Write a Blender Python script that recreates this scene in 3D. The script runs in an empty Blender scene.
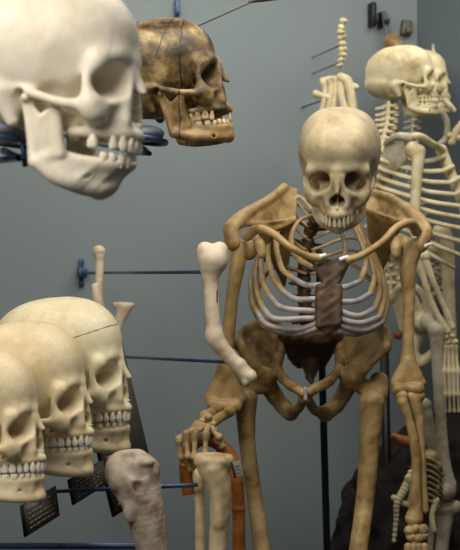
import bpy, bmesh, math, random
import numpy as np
from mathutils import Vector, Matrix, Euler

random.seed(7)
SC = bpy.context.scene
COL = SC.collection
F_PX = 1220.0          # focal length for a 460 x 550 frame
CAM_Z = 1.05


def P(px, py, Y):
    """World point seen at (px, py) when it stands Y metres in front of the camera."""
    return Vector(((px - 230.0) / F_PX * Y, Y, CAM_Z - (py - 275.0) / F_PX * Y))


# ------------------------------------------------------------------ objects
def tag(o, label=None, cat=None, group=None, kind=None):
    if label: o['label'] = label
    if cat: o['category'] = cat
    if group: o['group'] = group
    if kind: o['kind'] = kind
    return o


def empty(name, loc=(0, 0, 0), rot=(0, 0, 0), scale=1.0):
    o = bpy.data.objects.new(name, None)
    o.empty_display_size = 0.02
    o.location = loc
    o.rotation_euler = rot
    o.scale = (scale,) * 3
    COL.objects.link(o)
    return o


def link(name, me, m, parent=None, smooth=True):
    o = bpy.data.objects.new(name, me)
    COL.objects.link(o)
    if m is not None and not me.materials:
        me.materials.append(m)
    if smooth:
        me.polygons.foreach_set('use_smooth', [True] * len(me.polygons))
    if parent is not None:
        o.parent = parent
    return o


def rebase(me, off):
    me.transform(Matrix.Translation(-Vector(off)))
    return me


def from_bm(name, bm):
    me = bpy.data.meshes.new(name)
    bmesh.ops.recalc_face_normals(bm, faces=bm.faces[:])
    bm.to_mesh(me)
    bm.free()
    return me


def copy_tree(o, parent=None):
    c = o.copy()
    COL.objects.link(c)
    if parent is not None:
        c.parent = parent
    for ch in list(o.children):
        copy_tree(ch, c)
    return c


# ------------------------------------------------------------------ signed distance modelling
def tri_dist(X, Y, Z, A, B, C):
    n = np.cross(B - A, A - C)
    def dot(v, q):
        return v[0] * (X - q[0]) + v[1] * (Y - q[1]) + v[2] * (Z - q[2])
    sg = (np.sign(dot(np.cross(B - A, n), A)) + np.sign(dot(np.cross(C - B, n), B)) + np.sign(dot(np.cross(A - C, n), C)))
    def edge(p, q):
        d = q - p
        t = np.clip(dot(d, p) / max(float(d @ d), 1e-12), 0, 1)
        return ((X - p[0] - t * d[0]) ** 2 + (Y - p[1] - t * d[1]) ** 2 + (Z - p[2] - t * d[2]) ** 2)
    e = np.minimum(np.minimum(edge(A, B), edge(B, C)), edge(C, A))
    pl = dot(n, A) ** 2 / max(float(n @ n), 1e-12)
    return np.sqrt(np.where(sg < 2, e, pl))


class Sdf:
    """Smoothly blended solids sampled on a grid and meshed with surface nets."""

    def __init__(self, h, k=0.0):
        self.h, self.k, self.ops = h, k, []

    def _op(self, fn, lo, hi, k, mode):
        self.ops.append((fn, np.array(lo, float), np.array(hi, float), self.k if k is None else k, mode))

    def ell(self, c, r, k=None, rot=None, mode='add', sym=False):
        for s in ((1, -1) if sym else (1,)):
            cc = (c[0] * s, c[1], c[2])
            R = None
            if rot is not None:
                R = np.array(Euler((rot[0], rot[1] * s, rot[2] * s)).to_matrix().transposed())
            def fn(X, Y, Z, cc=cc, r=r, R=R):
                x, y, z = X - cc[0], Y - cc[1], Z - cc[2]
                if R is not None:
                    x, y, z = (R[0, 0] * x + R[0, 1] * y + R[0, 2] * z,
                               R[1, 0] * x + R[1, 1] * y + R[1, 2] * z,
                               R[2, 0] * x + R[2, 1] * y + R[2, 2] * z)
                k0 = np.sqrt((x / r[0]) ** 2 + (y / r[1]) ** 2 + (z / r[2]) ** 2)
                k1 = np.sqrt((x / r[0] ** 2) ** 2 + (y / r[1] ** 2) ** 2 + (z / r[2] ** 2) ** 2)
                return k0 * (k0 - 1) / np.maximum(k1, 1e-9)
            m = max(r) if rot is not None else None
            e = [m] * 3 if m else r
            self._op(fn, [cc[i] - e[i] for i in range(3)], [cc[i] + e[i] for i in range(3)], k, mode)
        return self

    def cap(self, a, b, ra, rb=None, k=None, mode='add', sym=False):
        rb = ra if rb is None else rb
        for s in ((1, -1) if sym else (1,)):
            A = np.array((a[0] * s, a[1], a[2]), float)
            B = np.array((b[0] * s, b[1], b[2]), float)
            def fn(X, Y, Z, A=A, B=B):
                d = B - A
                L = max(float(d @ d), 1e-12)
                x, y, z = X - A[0], Y - A[1], Z - A[2]
                t = np.clip((x * d[0] + y * d[1] + z * d[2]) / L, 0, 1)
                return np.sqrt((x - t * d[0]) ** 2 + (y - t * d[1]) ** 2 + (z - t * d[2]) ** 2) - (ra + (rb - ra) * t)
            m = max(ra, rb)
            self._op(fn, np.minimum(A, B) - m, np.maximum(A, B) + m, k, mode)
        return self

    def chain(self, pts, k=None, mode='add', sym=False, sub=4):
        """pts: (point, radius) pairs, run through a smooth curve."""
        rows = [(p[0], p[1], p[2], r) for p, r in pts]
        if len(rows) > 2:
            rows = [tuple(q) for q in spline(rows, sub)]
        for s in ((1, -1) if sym else (1,)):
            q = np.array(rows, float)
            q[:, 0] *= s
            def fn(X, Y, Z, q=q):
                out = None
                for A, B in zip(q[:-1], q[1:]):
                    d = B[:3] - A[:3]
                    L = max(float(d @ d), 1e-12)
                    x, y, z = X - A[0], Y - A[1], Z - A[2]
                    t = np.clip((x * d[0] + y * d[1] + z * d[2]) / L, 0, 1)
                    v = np.sqrt((x - t * d[0]) ** 2 + (y - t * d[1]) ** 2 + (z - t * d[2]) ** 2) - (A[3] + (B[3] - A[3]) * t)
                    out = v if out is None else np.minimum(out, v)
                return out
            lo = (q[:, :3] - q[:, 3:]).min(0)
            hi = (q[:, :3] + q[:, 3:]).max(0)
            self._op(fn, lo, hi, k, mode)
        return self

    def plate(self, tris, r, k=None, sym=False):
        """Several triangles as one even plate of half-thickness r."""
        for s in ((1, -1) if sym else (1,)):
            T = [[np.array((q[0] * s, q[1], q[2]), float) for q in t] for t in tris]
            def fn(X, Y, Z, T=T):
                out = None
                for A, B, C in T:
                    v = tri_dist(X, Y, Z, A, B, C)
                    out = v if out is None else np.minimum(out, v)
                return out - r
            a = np.array(T).reshape(-1, 3)
            self._op(fn, a.min(0) - r, a.max(0) + r, k, 'add')
        return self

    def tri(self, a, b, c, r, k=None, mode='add', sym=False):
        for s in ((1, -1) if sym else (1,)):
            A, B, C = (np.array((q[0] * s, q[1], q[2]), float) for q in (a, b, c))
            def fn(X, Y, Z, A=A, B=B, C=C):
                return tri_dist(X, Y, Z, A, B, C) - r
            lo = np.minimum(np.minimum(A, B), C) - r
            hi = np.maximum(np.maximum(A, B), C) + r
            self._op(fn, lo, hi, k, mode)
        return self

    def half(self, q, n, lo, hi, k=None):
        """Cut away everything on the side n points to."""
        q, n = np.array(q, float), np.array(n, float)
        n = n / np.linalg.norm(n)
        self._op(lambda X, Y, Z: -(n[0] * (X - q[0]) + n[1] * (Y - q[1]) + n[2] * (Z - q[2])), lo, hi, k, 'sub')
        return self

    def mesh(self, name, rough=0.0, freq=1.0, scale=1.0, seed=0):
        h = self.h
        adds = [o for o in self.ops if o[4] == 'add']
        lo = np.min([o[1] for o in adds], 0) - 3 * h
        hi = np.max([o[2] for o in adds], 0) + 3 * h
        n = np.ceil((hi - lo) / h).astype(int) + 1
        ax = [(lo[i] + h * np.arange(n[i])).astype(np.float32) for i in range(3)]
        d = np.full(n, 50 * h, np.float32)
        for fn, l, u, k, mode in self.ops:
            m = k + 2.5 * h
            i0 = np.maximum(np.floor((l - m - lo) / h).astype(int), 0)
            i1 = np.minimum(np.ceil((u + m - lo) / h).astype(int) + 1, n)
            if np.any(i1 <= i0):
                continue
            sl = tuple(slice(i0[i], i1[i]) for i in range(3))
            f = fn(ax[0][sl[0]][:, None, None], ax[1][sl[1]][None, :, None], ax[2][sl[2]][None, None, :])
            a = d[sl]
            if mode == 'add':
                r = np.minimum(a, f)
                if k > 0:
                    q = np.maximum(k - np.abs(a - f), 0) / k
                    r = r - q * q * k * 0.25
            else:
                f = -f
                r = np.maximum(a, f)
                if k > 0:
                    q = np.maximum(k - np.abs(a - f), 0) / k
                    r = r + q * q * k * 0.25
            d[sl] = r
        if rough:
            rs = np.random.RandomState(seed + 3)
            X, Y, Z = ax[0][:, None, None], ax[1][None, :, None], ax[2][None, None, :]
            for j in range(9):
                v = rs.normal(size=3)
                v = v / np.linalg.norm(v) * freq * (0.6 + 0.35 * j)
                d += (rough / (1 + 0.25 * j) * np.sin(v[0] * X + v[1] * Y + v[2] * Z + rs.uniform(0, 6.3))).astype(np.float32)
        return nets(name, d, lo, h, scale)


def nets(name, d, lo, h, scale=1.0):
    s = d < 0
    n = np.array(d.shape) - 1
    cnt = np.zeros(n, np.int8)
    acc = np.zeros(tuple(n) + (3,), np.float32)
    def sub(a, o):
        return a[o[0]:o[0] + n[0], o[1]:o[1] + n[1], o[2]:o[2] + n[2]]
    for axis in range(3):
        b, c = [i for i in range(3) if i != axis]
        for ob in (0, 1):
            for oc in (0, 1):
                o0 = [0, 0, 0]
                o0[b], o0[c] = ob, oc
                o1 = list(o0)
                o1[axis] = 1
                d0, d1 = sub(d, o0), sub(d, o1)
                idx = np.nonzero(sub(s, o0) != sub(s, o1))
                t = d0[idx] / (d0[idx] - d1[idx])
                cnt[idx] += 1
                acc[idx + (np.full(len(idx[0]), axis),)] += t
                if ob: acc[idx + (np.full(len(idx[0]), b),)] += 1
                if oc: acc[idx + (np.full(len(idx[0]), c),)] += 1
    act = np.nonzero(cnt)
    ids = np.full(n, -1, np.int64)
    ids[act] = np.arange(len(act[0]))
    v = (np.stack(act, 1) + acc[act] / cnt[act][:, None]) * h + np.array(lo)
    quads = []
    for axis in range(3):
        b, c = [(1, 2), (2, 0), (0, 1)][axis]
        a0 = [slice(None)] * 3
        a1 = [slice(None)] * 3
        a0[axis], a1[axis] = slice(0, -1), slice(1, None)
        s0, s1 = s[tuple(a0)], s[tuple(a1)]
        e = np.stack(np.nonzero(s0 != s1), 1)
        ok = (e[:, b] > 0) & (e[:, c] > 0) & (e[:, b] < n[b]) & (e[:, c] < n[c])
        e = e[ok]
        if not len(e):
            continue
        inside = s0[tuple(e.T)]
        def cell(db, dc):
            q = e.copy()
            q[:, b] -= db
            q[:, c] -= dc
            return ids[tuple(q.T)]
        q = np.stack([cell(1, 1), cell(0, 1), cell(0, 0), cell(1, 0)], 1)
        q[~inside] = q[~inside][:, ::-1]
        quads.append(q)
    q = np.concatenate(quads)
    q = q[(q >= 0).all(1)]
    me = bpy.data.meshes.new(name)
    me.vertices.add(len(v))
    me.vertices.foreach_set('co', (v * scale).astype(np.float32).ravel())
    me.loops.add(q.size)
    me.loops.foreach_set('vertex_index', q.astype(np.int32).ravel())
    me.polygons.add(len(q))
    me.polygons.foreach_set('loop_start', np.arange(0, q.size, 4, dtype=np.int32))
    me.polygons.foreach_set('loop_total', np.full(len(q), 4, np.int32))
    me.update(calc_edges=True)
    return me


# ------------------------------------------------------------------ swept tubes, boxes
def spline(pts, n):
    """Catmull-Rom through tuples of any length."""
    p = [np.array(q, float) for q in pts]
    p = [2 * p[0] - p[1]] + p + [2 * p[-1] - p[-2]]
    out = []
    for i in range(1, len(p) - 2):
        for j in range(n):
            t = j / n
            a, b, c, d = p[i - 1], p[i], p[i + 1], p[i + 2]
            out.append(0.5 * (2 * b + (c - a) * t + (2 * a - 5 * b + 4 * c - d) * t * t + (3 * b - a - 3 * c + d) * t ** 3))
    out.append(p[-2])
    return out


def tube(name, pts, n=6, seg=10, flat=1.0, flat_dir=None, sharp=False):
    """pts: (x, y, z, r). Flattened by `flat` along flat_dir."""
    c = [np.array(p, float) for p in pts] if sharp else spline(pts, n)
    bm = bmesh.new()
    rings = []
    N = len(c)
    ref = Vector(flat_dir) if flat_dir is not None else None
    u = None
    for i in range(N):
        q = Vector(c[i][:3])
        t = (Vector(c[min(i + 1, N - 1)][:3]) - Vector(c[max(i - 1, 0)][:3])).normalized()
        if ref is not None:
            w = ref
            u = (w - t * w.dot(t)).normalized()
        else:
            if u is None:
                w = Vector((0, 0, 1)) if abs(t.z) < 0.9 else Vector((1, 0, 0))
                u = (w - t * w.dot(t)).normalized()
            else:
                u = (u - t * u.dot(t)).normalized()
        v = t.cross(u)
        r = c[i][3]
        rings.append([bm.verts.new(q + (u * math.cos(a) * flat + v * math.sin(a)) * r)
                      for a in [2 * math.pi * k / seg for k in range(seg)]])
    for i in range(N - 1):
        for k in range(seg):
            bm.faces.new((rings[i][k], rings[i][(k + 1) % seg], rings[i + 1][(k + 1) % seg], rings[i + 1][k]))
    for ring, i, sgn in ((rings[0], 0, -1), (rings[-1], N - 1, 1)):
        t = (Vector(c[min(i + 1, N - 1)][:3]) - Vector(c[max(i - 1, 0)][:3])).normalized()
        tip = bm.verts.new(Vector(c[i][:3]) + t * sgn * c[i][3] * (0.05 if sharp else 0.5))
        for k in range(seg):
            bm.faces.new((ring[k], ring[(k + 1) % seg], tip))
    return from_bm(name, bm)


def box_bm(bm, c, s, bev=0.0, rot=None):
    M = Matrix.Translation(c) @ (Euler(rot).to_matrix().to_4x4() if rot else Matrix()) @ Matrix.Diagonal((*s, 1))
    g = bmesh.ops.create_cube(bm, size=1.0, matrix=M)
    if bev:
        e = list({e for v in g['verts'] for e in v.link_edges})
        bmesh.ops.bevel(bm, geom=e, offset=bev, segments=2, affect='EDGES', profile=0.6)


# ------------------------------------------------------------------ materials
class NT:
    def __init__(self, name):
        self.m = bpy.data.materials.new(name)
        self.m.use_nodes = True
        self.t = self.m.node_tree
        self.b = self.t.nodes['Principled BSDF']
        self.tc = self.t.nodes.new('ShaderNodeTexCoord')

    def n(self, kind, **kw):
        nd = self.t.nodes.new(kind)
        for k, v in kw.items():
            setattr(nd, k, v)
        return nd

    def l(self, a, b):
        self.t.links.new(a, b)

    def noise(self, scale, detail=4, rough=0.55, coord='Object', dist=0.0):
        nd = self.n('ShaderNodeTexNoise')
        nd.inputs['Scale'].default_value = scale
        nd.inputs['Detail'].default_value = detail
        nd.inputs['Roughness'].default_value = rough
        nd.inputs['Distortion'].default_value = dist
        self.l(self.tc.outputs[coord], nd.inputs['Vector'])
        return nd.outputs['Fac']

    def ramp(self, fac, stops):
        nd = self.n('ShaderNodeValToRGB')
        el = nd.color_ramp.elements
        while len(el) < len(stops):
            el.new(0.5)
        for e, (p, c) in zip(el, stops):
            e.position = p
            e.color = (*c, 1)
        self.l(fac, nd.inputs['Fac'])
        return nd.outputs['Color']

    def mix(self, fac, a, b):
        nd = self.n('ShaderNodeMix', data_type='RGBA')
        if isinstance(fac, (int, float)): nd.inputs[0].default_value = fac
        else: self.l(fac, nd.inputs[0])
        for s, q in ((6, a), (7, b)):
            if isinstance(q, tuple): nd.inputs[s].default_value = (*q, 1)
            else: self.l(q, nd.inputs[s])
        return nd.outputs[2]

    def math(self, op, a, b=None, clamp=False):
        nd = self.n('ShaderNodeMath', operation=op, use_clamp=clamp)
        for i, q in enumerate((a, b)):
            if q is None: continue
            if isinstance(q, (int, float)): nd.inputs[i].default_value = q
            else: self.l(q, nd.inputs[i])
        return nd.outputs[0]

    def bump(self, fac, strength, dist=0.002):
        nd = self.n('ShaderNodeBump')
        nd.inputs['Strength'].default_value = strength
        nd.inputs['Distance'].default_value = dist
        self.l(fac, nd.inputs['Height'])
        self.l(nd.outputs['Normal'], self.b.inputs['Normal'])

    def done(self, color, rough=0.5, metal=0.0, spec=0.5):
        if isinstance(color, tuple): self.b.inputs['Base Color'].default_value = (*color, 1)
        else: self.l(color, self.b.inputs['Base Color'])
        self.b.inputs['Roughness'].default_value = rough
        self.b.inputs['Metallic'].default_value = metal
        self.b.inputs['Specular IOR Level'].default_value = spec
        return self.m


def srgb(r, g, b):
    def f(c):
        c /= 255.0
        return c / 12.92 if c <= 0.04045 else ((c + 0.055) / 1.055) ** 2.4
    return (f(r), f(g), f(b))


def bone_mat(name, light, mid, dark, scale=18, rough=0.5, bump=0.25, spec=0.35, lo=0.32, hi=0.68, line=None):
    t = NT(name)
    a = t.noise(scale, 5, 0.6)
    col = t.ramp(a, [(lo, dark), ((lo + hi) / 2, mid), (hi, light)])
    fine = t.noise(scale * 14, 3, 0.6)
    col = t.mix(t.math('MULTIPLY', t.math('SUBTRACT', fine, 0.45, True), 0.9), col, dark)
    if line:
        sep = t.n('ShaderNodeSeparateXYZ')
        t.l(t.tc.outputs['Object'], sep.inputs[0])
        w = t.math('MULTIPLY', t.math('SUBTRACT', t.noise(60, 2), 0.5), 0.006)
        for (axis, at, tilt, width, lim) in line:
            # a saw cut or suture: distance from a (slightly tilted) plane in the bone's own frame
            oth = sep.outputs[{'Y': 'Z', 'Z': 'Y'}[axis]]
            q = t.math('SUBTRACT', sep.outputs[axis], at)
            q = t.math('ADD', q, t.math('MULTIPLY', oth, tilt))
            q = t.math('ABSOLUTE', t.math('ADD', q, w))
            m = t.math('LESS_THAN', q, width)
            if lim is not None:
                m = t.math('MULTIPLY', m, t.math('GREATER_THAN', oth, lim))
            col = t.mix(m, col, srgb(38, 28, 18))
    if bump:
        t.bump(t.math('ADD', fine, t.math('MULTIPLY', a, 2.0)), bump, 0.0015)
    return t.done(col, rough, 0, spec)
# ------------------------------------------------------------------ skulls (modelled in centimetres, face towards +Y)
UP = [(.44, 10.1, .9), (1.25, 9.85, .76), (1.98, 9.25, .84), (2.5, 8.5, .78), (2.85, 7.7, .76), (3.1, 6.75, 1.08), (3.25, 5.7, 1.06), (3.2, 4.75, .92)]
LO = [(.3, 9.75, .62), (.9, 9.6, .66), (1.55, 9.15, .76), (2.1, 8.5, .76), (2.5, 7.75, .78), (2.85, 6.8, 1.14), (3.1, 5.65, 1.14), (3.25, 4.6, 1.04)]


def cranium_mesh(name, vault=(1, 1, 1), fore=0.0, brow=1.0, cheek=0.0, flare=1.0, round_=1.0, nose=0.0, h=0.13):
    vx, vf, vu = vault
    s = Sdf(h, 0.8)
    s.ell((0, -1.2 * vf, 4.3 * vu), (6.9 * vx, 8.0 * vf, 7.2 * vu))
    s.ell((0, 3.2 * vf, 5.7 * vu), (5.6 * vx, 6.0 * vf, 5.7 * vu), k=2.5)
    s.ell((3.4 * vx * round_, -2.5 * vf, 6.0 * vu), (3.4 * vx, 4.6 * vf, 4.3 * vu), k=2.0, sym=True)
    if fore:
        s.ell((2.2, 5.0, 6.6 * vu), (2.6, 3.6 + fore, 3.4), k=2.0, sym=True)
    s.ell((0, -5.0 * vf, 1.0), (5.2 * vx, 4.2, 3.0), k=1.8)
    s.ell((0, 0.8, -0.6), (4.0, 5.0, 2.0), k=1.6)
    # temple hollows and the space inside the cheek arches
    s.ell((7.6 * vx, 5.0, 1.8), (1.9, 2.1, 2.4), k=1.6, mode='sub', sym=True)
    s.ell((5.7, 3.6, -1.8), (1.7, 2.2, 2.5), k=0.8, mode='sub', sym=True)
    # brow, side rim of the eye socket
    s.chain([((0.5, 8.5, 3.7), .5 * brow), ((2.6, 8.2, 3.95), .45 * brow), ((4.4, 7.0, 3.3), .5)], k=1.8, sym=True)
    s.chain([((4.45, 7.15, 3.2), .5), ((5.0, 6.35, 1.7), .42), ((4.95, 6.5, -0.2), .55)], k=1.1, sym=True)
    s.ell((3.7, 7.0, -1.5), (1.5, 1.2, 1.1), k=0.9, sym=True)
    s.ell((0, 6.6, 0.4), (3.0, 2.6, 3.0), k=1.0)
    # cheekbone, lower rim, zygomatic arch
    s.ell((4.6, 6.6, -1.0), (1.15 + cheek, .95, 1.1), k=1.1, sym=True)
    s.chain([((4.9, 6.7, -.7), .55), ((3.4, 7.8, -.85), .5), ((1.9, 8.6, -.1), .45)], k=0.7, sym=True)
    s.chain([((5.3 * flare, 6.2, -1.0), .62), ((6.15 * flare, 4.4, -0.85), .46), ((6.45 * flare, 2.4, -0.35), .4), ((6.3 * flare, 0.6, 0.2), .48), ((6.0 * flare, -1.6, 0.7), .4)], k=0.5, sym=True)
    # nose and upper jaw
    s.cap((0, 8.5, 3.4), (0, 10.15 - .3 * nose, 0.95 - nose * .8), .75, .34, k=0.7)
    s.chain([((0.7, 8.75, 2.6), .55), ((1.35, 9.0, 0.5), .45), ((1.7, 8.9, -1.8), .65)], k=0.8, sym=True)
    s.ell((0, 7.0, -1.8), (3.0, 2.5, 2.2), k=1.0)
    s.chain([((0, 9.7, -3.2), .45)] + [((x * .95, f - .45, -3.2), .47) for x, f, _ in UP], k=1.0, sym=True)
    s.ell((0, 6.4, -4.4), (2.2, 2.9, 1.4), k=0.4, mode='sub')
    s.ell((3.3, 9.1, -1.9), (.7, 1.0, .9), k=0.9, mode='sub', sym=True)
    s.cap((1.3, 3.9, -0.8), (1.5, 4.0, -3.5), .75, .5, k=0.6, sym=True)
    s.cap((0, 3.4, -0.8), (0, 4.0, -2.6), .9, .6, k=0.6)
    # eye sockets and nose opening
    s.cap((3.0, 9.7, 1.8), (1.7, 4.2, 1.6), 1.8, .8, k=0.35, mode='sub', sym=True)
    s.cap((3.75, 9.2, 1.45), (2.0, 4.4, 1.5), 1.74, .7, k=0.35, mode='sub', sym=True)
    s.cap((.62, 10.2, -1.3), (.5, 6.0, -1.2), .8, .6, k=0.3, mode='sub', sym=True)
    s.cap((0, 10.6, -0.05 - nose), (0, 6.2, -nose), .85 - .25 * nose, .6, k=0.3, mode='sub')
    s.cap((0, 9.0, -2.2), (0, 10.2, -2.15), .3, .1, k=0.3)
    s.cap((0, 7.4, -2.0), (0, 7.6, 0.4), .13, k=0.2)
    # mastoid, ear hole, occipital crest
    s.cap((5.1, -1.9, 0.0), (4.9, -0.9, -2.5), 1.45, .65, k=0.9, sym=True)
    s.cap((7.4, 0.15, -.1), (4.3, 0.4, -.1), .42, k=0.25, mode='sub', sym=True)
    s.cap((2.4, -2.6, -1.7), (1.4, .2, -2.0), .7, k=0.8, sym=True)
    s.chain([((0, -8.5 * vf, 1.6), .35), ((3.2, -7.5 * vf, 1.4), .3), ((5.2, -4.6, 0.8), .35)], k=1.4, sym=True)
    return s.mesh(name, rough=0.010, freq=1.7, scale=0.01)


def mandible_mesh(name, chin=1.0, deep=0.0, narrow=1.0, h=0.13):
    s = Sdf(h, 0.6)
    deep += 0.5
    top = [(0, 9.3, -5.95), (1.5, 8.75, -5.95), (2.45, 7.2, -5.95), (3.2, 5.0, -5.75), (4.0, 3.2, -5.4)]
    low = [(0, 9.0, -7.95 - deep), (1.6 * narrow, 8.2, -8.0 - deep), (3.1 * narrow, 6.2, -7.75 - deep * .8), (4.2 * narrow, 3.8, -7.25 - deep * .5), (4.8 * narrow, 2.0, -6.3)]
    for c, r in ((top, .45), (low, .55)):
        s.chain([(p, r) for p in c], sym=True)
    s.plate([(top[i], top[i + 1], low[i]) for i in range(4)] + [(low[i], low[i + 1], top[i + 1]) for i in range(4)], .5, sym=True)
    s.ell((0, 9.15, -8.0 - deep), (1.4, .7 * chin, .7), k=0.9)
    # ramus, coronoid, condyle
    g, c, k_, a = (4.8 * narrow, 1.6, -6.1), (5.3, 0.7, -0.8), (4.8, 3.5, -0.9), (4.2, 3.9, -5.2)
    m = (5.1, 2.0, -2.3)
    s.plate([(g, m, c), (g, a, m), (a, k_, m)], .34, sym=True)
    s.chain([(g, .5), ((5.0, 1.2, -3.4), .42), (c, .42)], sym=True, k=0.4)
    s.chain([(a, .42), ((4.6, 3.4, -2.8), .36), (k_, .26)], sym=True, k=0.4)
    s.cap((4.6, .8, -.45), (5.9, .75, -.45), .42, k=0.4, sym=True)
    s.cap((5.2, 7.0, -7.2), (2.5, 7.3, -7.2), .2, k=0.2, mode='sub', sym=True)
    return s.mesh(name, rough=0.010, freq=1.7, scale=0.01)


def tooth_mesh(kind, w, up):
    """Crown of one tooth, biting edge towards -Z (upper) or +Z (lower), outer side +Y; centimetres."""
    d = {'i': .52, 'c': .72, 'p': .85, 'm': 1.0}[kind]
    hgt = {'i': 1.1, 'c': 1.16, 'p': 1.02, 'm': .95}[kind]
    if not up: hgt *= 0.94
    prof = {'i': [(0, .62, 1.0), (.25, .8, .95), (.55, .97, .72), (.85, 1.0, .42), (1, .9, .25)],
            'c': [(0, .68, 1.0), (.25, .88, 1.0), (.55, 1.0, .85), (.82, .78, .55), (1, .35, .25)],
            'p': [(0, .7, .85), (.25, .9, .98), (.55, 1.0, 1.0), (.85, .88, .85), (1, .55, .5)],
            'm': [(0, .78, .85), (.25, .95, .98), (.55, 1.0, 1.0), (.85, .93, .9), (1, .7, .62)]}[kind]
    prof = [(-.35, prof[0][1] * .75, prof[0][2] * .8)] + prof
    bm = bmesh.new()
    seg, rings = 14, []
    for t, sw, sd in prof:
        ring = []
        for i in range(seg):
            a = 2 * math.pi * i / seg
            c_, s_ = math.cos(a), math.sin(a)
            e = 0.7
            x = math.copysign(abs(c_) ** e, c_) * w * .5 * sw
            y = math.copysign(abs(s_) ** e, s_) * d * .5 * sd
            ring.append(bm.verts.new((x * .01, y * .01, (-t if up else t) * hgt * .01)))
        rings.append(ring)
    for r0, r1 in zip(rings[:-1], rings[1:]):
        for i in range(seg):
            bm.faces.new((r0[i], r0[(i + 1) % seg], r1[(i + 1) % seg], r1[i]))
    bm.faces.new(rings[0])
    bm.faces.new(rings[-1])
    return from_bm('tooth', bm)


KIND = 'iicppmmm'
TEETH = {}


def tooth(mat, i, up):
    key = (mat.name, i, up)
    if key not in TEETH:
        me = tooth_mesh(KIND[i], (UP if up else LO)[i][2], up)
        me.materials.append(mat)
        TEETH[key] = me
    return TEETH[key]


def set_teeth(par, mat, up, missing=(), short=(), jitter=0.04, rs=None, n=8):
    arch = UP if up else LO
    rs = rs or random.Random(3)
    for s in (1, -1):
        for i in range(n):
            if i * s + (0 if s > 0 else -100) in missing:      # right side -100, -101 ...
                continue
            x, f, w = arch[i]
            a, b = arch[max(i - 1, 0)], arch[min(i + 1, 7)]
            tx, tf = (b[0] - a[0], b[1] - a[1]) if i else (1, -.1)
            o = bpy.data.objects.new('tooth', tooth(mat, i, up))
            COL.objects.link(o)
            o.parent = par
            ang = math.atan2(tf, tx)
            o.rotation_euler = (rs.uniform(-1, 1) * jitter + (0.1 if i < 3 else 0) * (1 if up else -1), rs.uniform(-1, 1) * jitter * 1.5, ang if s > 0 else -ang)
            z = -3.72 if up else -5.72
            if i in short: z += (.35 if up else -.35)
            o.location = (s * x * .01, (f - .26) * .01, (z + rs.uniform(-1, 1) * jitter) * .01)
            o.scale = (1, 1, 1)


def build_skull(root, loc, rot, scale, meshes, mat, tmat, jaw=0.0, miss_up=(), miss_lo=(), seed=1, jaw_mat=None, jaw_shift=(0, 0, 0), nteeth=8, jitter=0.04):
    """Cranium and mandible as parts of root, teeth as their sub-parts."""
    rs = random.Random(seed)
    M = Matrix.Translation(loc) @ rot.to_matrix().to_4x4() @ Matrix.Diagonal((scale, scale, scale, 1))
    c = link('cranium', meshes[0], None, root)
    if mat: c.material_slots  # slots come from the mesh
    c.matrix_local = M
    hinge = Vector((0, .008, -.004))
    J = M @ Matrix.Translation(Vector(jaw_shift)) @ Matrix.Translation(hinge) @ Matrix.Rotation(-jaw, 4, 'X') @ Matrix.Translation(-hinge)
    m = link('mandible', meshes[1], None, root)
    m.matrix_local = J
    for me, mt in ((meshes[0], mat), (meshes[1], jaw_mat or mat)):
        if not me.materials:
            me.materials.append(mt)
    set_teeth(c, tmat, True, miss_up, rs=rs, n=nteeth, jitter=jitter)
    set_teeth(m, tmat, False, miss_lo, rs=rs, n=nteeth, jitter=jitter)
    return c, m
# ------------------------------------------------------------------ materials
M = {}
M['white'] = bone_mat('chalky_bone', srgb(238, 227, 207), srgb(232, 219, 195), srgb(214, 197, 166), 14, 0.45, 0.15, lo=.25, hi=.6)
M['white_jaw'] = M['white']
M['cream'] = bone_mat('cream_bone', srgb(226, 208, 170), srgb(216, 195, 153), srgb(190, 160, 112), 16, 0.42, 0.15, lo=.25, hi=.62)
M['cut_cream'] = bone_mat('cut_cream_bone', srgb(228, 216, 182), srgb(218, 204, 166), srgb(190, 168, 120), 16, 0.42, 0.15, lo=.25, hi=.62, line=[('Z', .056, -.30, .0005, None)])
M['antique'] = bone_mat('antique_brown_bone', srgb(166, 144, 98), srgb(116, 94, 55), srgb(50, 38, 22), 34, 0.42, 0.6, 0.4, lo=.38, hi=.68,
                        line=[('Y', .036, -.14, .0009, -.02), ('Y', -.012, -.45, .0009, .045)])
M['antique_jaw'] = bone_mat('antique_brown_jaw', srgb(166, 140, 92), srgb(136, 108, 64), srgb(84, 62, 35), 30, 0.42, 0.4, 0.4, line=[('Y', .034, -.12, .0009, None)])
M['skullc'] = bone_mat('tan_skull_bone', srgb(196, 180, 147), srgb(180, 162, 127), srgb(134, 112, 76), 20, 0.45, 0.2, lo=.28, hi=.66)
M['brown'] = bone_mat('oiled_brown_bone', srgb(190, 162, 112), srgb(166, 136, 86), srgb(112, 84, 46), 26, 0.42, 0.3, 0.4, lo=.28, hi=.68)
M['dark'] = bone_mat('dark_brown_bone', srgb(104, 80, 54), srgb(78, 57, 37), srgb(48, 33, 20), 30, 0.5, 0.4)
M['pelvis'] = bone_mat('pelvis_bone', srgb(178, 148, 98), srgb(150, 120, 72), srgb(98, 72, 38), 26, 0.45, 0.35, 0.4)
M['cart'] = bone_mat('grey_cartilage', srgb(188, 180, 176), srgb(172, 163, 160), srgb(138, 126, 120), 40, 0.4, 0.1)
M['pale'] = bone_mat('pale_bone', srgb(224, 208, 182), srgb(212, 194, 166), srgb(176, 152, 122), 25, 0.45, 0.2)
M['mauve'] = bone_mat('porous_bone', srgb(206, 190, 170), srgb(186, 168, 148), srgb(138, 118, 100), 40, 0.6, 0.8)
M['back'] = bone_mat('ivory_bone', srgb(224, 211, 174), srgb(208, 193, 154), srgb(168, 148, 108), 18, 0.5, 0.15)
M['backgrey'] = bone_mat('greyish_bone', srgb(190, 180, 156), srgb(170, 160, 136), srgb(130, 118, 94), 18, 0.5, 0.15)
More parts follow.
